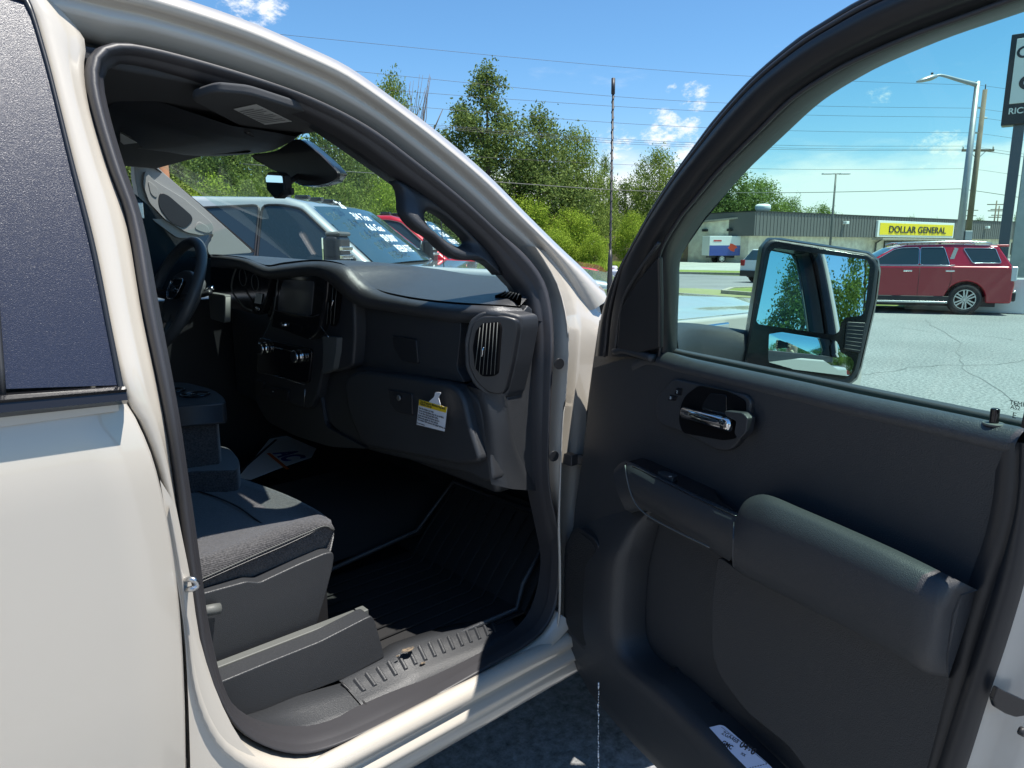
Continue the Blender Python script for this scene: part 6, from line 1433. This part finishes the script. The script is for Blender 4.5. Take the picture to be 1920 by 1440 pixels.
# wall of trees seen through the windscreen
wl_ = [(300, 34, 210, 190, 'dark'), (370, 38, 205, 170, 'broad'), (430, 33, 235, 150, 'dark'), (490, 40, 215, 160, 'broad'), (545, 35, 240, 140, 'round'), (610, 40, 215, 160, 'dark'), (670, 42, 250, 130, 'round'), (725, 48, 255, 150, 'broad'), (790, 56, 270, 150, 'dark'), (240, 36, 190, 180, 'broad'), (180, 38, 200, 190, 'dark')]
wlab = ['above the driver side pillar', 'left of the overhead console, second in the tree wall', 'directly under the overhead console', 'behind the dark mirror housing, left part', 'behind the small mirror', 'right of the mirror housing', 'above the red pickup', 'beside the grab handle', 'behind the brown roofed house', 'hidden mostly by the roof lining at far left', 'leftmost, hidden mostly by the centre pillar']
for i, (u, d, v, w, k) in enumerate(wl_): tree(k, u, d, v, w * 1.15, 'green tree seen through the windshield ' + wlab[i], 'tree wall beyond the parked pickups')
for i, (u, d, v, w) in enumerate(((330, 27, 335, 190), (410, 29, 340, 160), (480, 28, 330, 150), (560, 29, 345, 150), (650, 31, 340, 150), (730, 34, 345, 130))):
    tree('lime' if i % 2 else 'round', u, d, v, w, 'bush seen through the windshield ' + ['beside the reddish pole', 'above the silver pickup cab', 'under the overhead console', 'left of the thin grey post', 'above the red pickup roof', 'next to the grab handle'][i], 'bushes beyond the parked pickups', 'bush')
# trees behind the photographer, for the side mirror
def mpos(ang, d): return (1.68 + d * math.cos(math.radians(ang)), .78 + d * math.sin(math.radians(ang)))
mt_ = [(*mpos(218.6, 26), 8.4, 3.0, 'tall', 'tree reflected in the left half of the side mirror'), (*mpos(222.9, 25), 8.9, 2.0, 'sparse', 'thin tree reflected right of the door post in the side mirror'), (*mpos(226.8, 27), 7.8, 2.4, 'tall', 'tree reflected at the right edge of the side mirror')]
mt_ += [(*mpos(a_, 78), 10, 13, 'dark', lb2) for a_, lb2 in ((206, 'dark far tree behind the person in the mirror'), (213, 'dark far tree reflected left in the lower mirror'), (220, 'dark far tree reflected at the middle of the lower mirror'), (227, 'dark far tree reflected right of the middle of the lower mirror'), (234, 'dark far tree reflected at the right of the lower mirror'), (241, 'dark far tree reflected at the far right of the lower mirror'))]
for x, y, h, w, k, lb_ in mt_: tree(k, 0, 0, 0, w, lb_, 'trees behind the photographer', pos=(x, y, 0), H=h, rot=x)
# bare twigs on the light green tree and the leaning branch
random.seed(9); L_ = []
tb = gpt(775, 65)
for k in range(16):
    p = Vector((tb.x, tb.y, 8)); q = at(random.uniform(762, 812), random.uniform(138, 200), 65 * 1.0)
    L_.append(tubed([p, p.lerp(q, .5) + RT * random.uniform(-.6, .6), q], (.06, .012), 4, n=6))
L_.append(tubed([at(805, 262, 61), at(830, 205, 61)], (.09, .03), 5))
tag(obj('bare_branches', *merge(L_), M['bark']), 'bare dead branches reaching up beside the light green tree', 'branches')
# grass tufts at the verge
rg = np.random.default_rng(4); n = 9000
uu = rg.uniform(880, 1250, n); dd = rg.uniform(50, 60, n)
P_ = np.array([list(gpt(a, b)) for a, b in zip(uu, dd)]); hgt = rg.uniform(.2, .7, n)
off = rg.normal(size=(n, 3)) * .12; off[:, 2] = 0
Vg = np.stack([P_ - [.05, 0, 0], P_ + [.05, .02, 0], P_ + off + np.stack([0 * hgt, 0 * hgt, hgt], 1) + [.01, 0, 0], P_ + off + np.stack([0 * hgt, 0 * hgt, hgt], 1)], 1).reshape(-1, 3)
go = bpy.data.objects.new('tall_grass', leafmesh('tall_grass', Vg, M['leaf_lime'])); COL.objects.link(go); tag(go, 'tall sunlit grass along the far road edge', 'grass', kind='stuff')
# ================================================================ THE PHOTOGRAPHER (seen in the lower side mirror)
def skin_body(name, verts, edges, radii, m, parent=None, subs=2, rooti=0):
    me = bpy.data.meshes.new(name); me.from_pydata([tuple(v) for v in verts], edges, []); me.update()
    o = bpy.data.objects.new(name, me); COL.objects.link(o)
    md = o.modifiers.new('skin', 'SKIN'); 
    if not me.skin_vertices: 
        bm = bmesh.new(); bm.from_mesh(me); bm.verts.layers.skin.verify(); bm.to_mesh(me); bm.free()
    for i, r in enumerate(radii):
        me.skin_vertices[0].data[i].radius = (r, r) if not isinstance(r, tuple) else r
    me.skin_vertices[0].data[rooti].use_root = True
    s = o.modifiers.new('s', 'SUBSURF'); s.levels = subs; s.render_levels = subs
    me.materials.append(m); md.use_smooth_shade = True
    if parent is not None: o.parent = parent
    return o
LOCAL[0] = True
fd = HF; rt = RT; bc = -fd * .46                   # stands behind the camera
pr_ = root('person', 'person in a dark red shirt holding up a phone, reflected in the side mirror', 'person', (bc.x, bc.y, 0))
def q_(r, f, z): return rt * r + fd * f + Vector((0, 0, z))
bv = [q_(0,0,.96), q_(0,0,1.10), q_(0,.0,1.28), q_(0,.0,1.42), q_(0,.02,1.50), q_(0,.05,1.60), q_(0,.05,1.70)]
be = [(0,1),(1,2),(2,3),(3,4),(4,5),(5,6)]; br = [(.15,.11),(.14,.10),(.16,.11),(.12,.09),(.055,.055),(.085,.095),(.07,.085)]
for s in (-1, 1):
    i = len(bv); bv += [q_(.18*s,0,1.42), q_(.26*s,.12,1.22), q_(.13*s,.33,1.50), q_(.09*s,.37,1.57)]
    be += [(3,i),(i,i+1),(i+1,i+2),(i+2,i+3)]; br += [.058,.046,.030,(.035,.02)]
    i = len(bv); bv += [q_(.09*s,0,.90), q_(.11*s,.0,.48), q_(.11*s,-.02,.09), q_(.12*s,.12,.04)]
    be += [(0,i),(i,i+1),(i+1,i+2),(i+2,i+3)]; br += [.09,.06,.045,.035]
skin_body('body', bv, be, br, M['skin'], pr_)
skin_body('shirt', [q_(0,0,.93), q_(0,0,1.12), q_(0,0,1.30), q_(0,0,1.43), q_(.18,0,1.42), q_(.235,.07,1.30), q_(-.18,0,1.42), q_(-.235,.07,1.30)], [(0,1),(1,2),(2,3),(3,4),(4,5),(3,6),(6,7)], [(.175,.135),(.165,.125),(.185,.135),(.13,.10),.075,.07,.075,.07], M['shirt'], pr_)
skin_body('trousers', [q_(0,0,.97), q_(.09,0,.88), q_(.11,0,.48), q_(.11,-.02,.12), q_(-.09,0,.88), q_(-.11,0,.48), q_(-.11,-.02,.12)], [(0,1),(1,2),(2,3),(0,4),(4,5),(5,6)], [(.165,.125),.105,.075,.06,.105,.075,.06], M['trousers'], pr_)
for s in (-1, 1):
    skin_body('shoe', [q_(.11*s,-.05,.05), q_(.12*s,.06,.05), q_(.12*s,.17,.04)], [(0,1),(1,2)], [.05,.05,.04], M['black'], pr_, 1)
skin_body('hair', [q_(0,.01,1.66), q_(0,.0,1.74), q_(0,.06,1.78)], [(0,1),(1,2)], [(.09,.09),(.10,.10),(.07,.075)], M['hair'], pr_)
for s in (-1, 1):
    disc('eye', q_(.034*s,.145,1.665), fd, .012, .004, M['ink'], pr_, seg=12)
skin_body('nose', [q_(0,.14,1.66), q_(0,.165,1.635)], [(0,1)], [.010,.014], M['skin'], pr_, 1)
tube('mouth', [q_(-.024,.143,1.60), q_(0,.150,1.597), q_(.024,.143,1.60)], .005, M['shirt'], pr_, 6)
for s in (-1, 1):
    skin_body('ear', [q_(.088*s,.04,1.67), q_(.09*s,.04,1.63)], [(0,1)], [.014,.010], M['skin'], pr_, 1)
    for k in range(4):
        skin_body('finger', [q_(.088*s,.375,1.585+.016*k), q_(.080*s,.405,1.60+.018*k), q_(.062*s,.415,1.602+.018*k)], [(0,1),(1,2)], [.009,.008,.007], M['skin'], pr_, 1)
    skin_body('thumb', [q_(.080*s,.36,1.575), q_(.068*s,.375,1.59), q_(.050*s,.378,1.60)], [(0,1),(1,2)], [.011,.010,.008], M['skin'], pr_, 1)
ph = box('phone', bc + q_(0,.397,1.622), (.076, .0042, .036), M['gloss'], None, (rt, fd, up3), bev=.003); tag(ph, 'black phone held up sideways in both hands of the person', 'phone')
LOCAL[0] = False
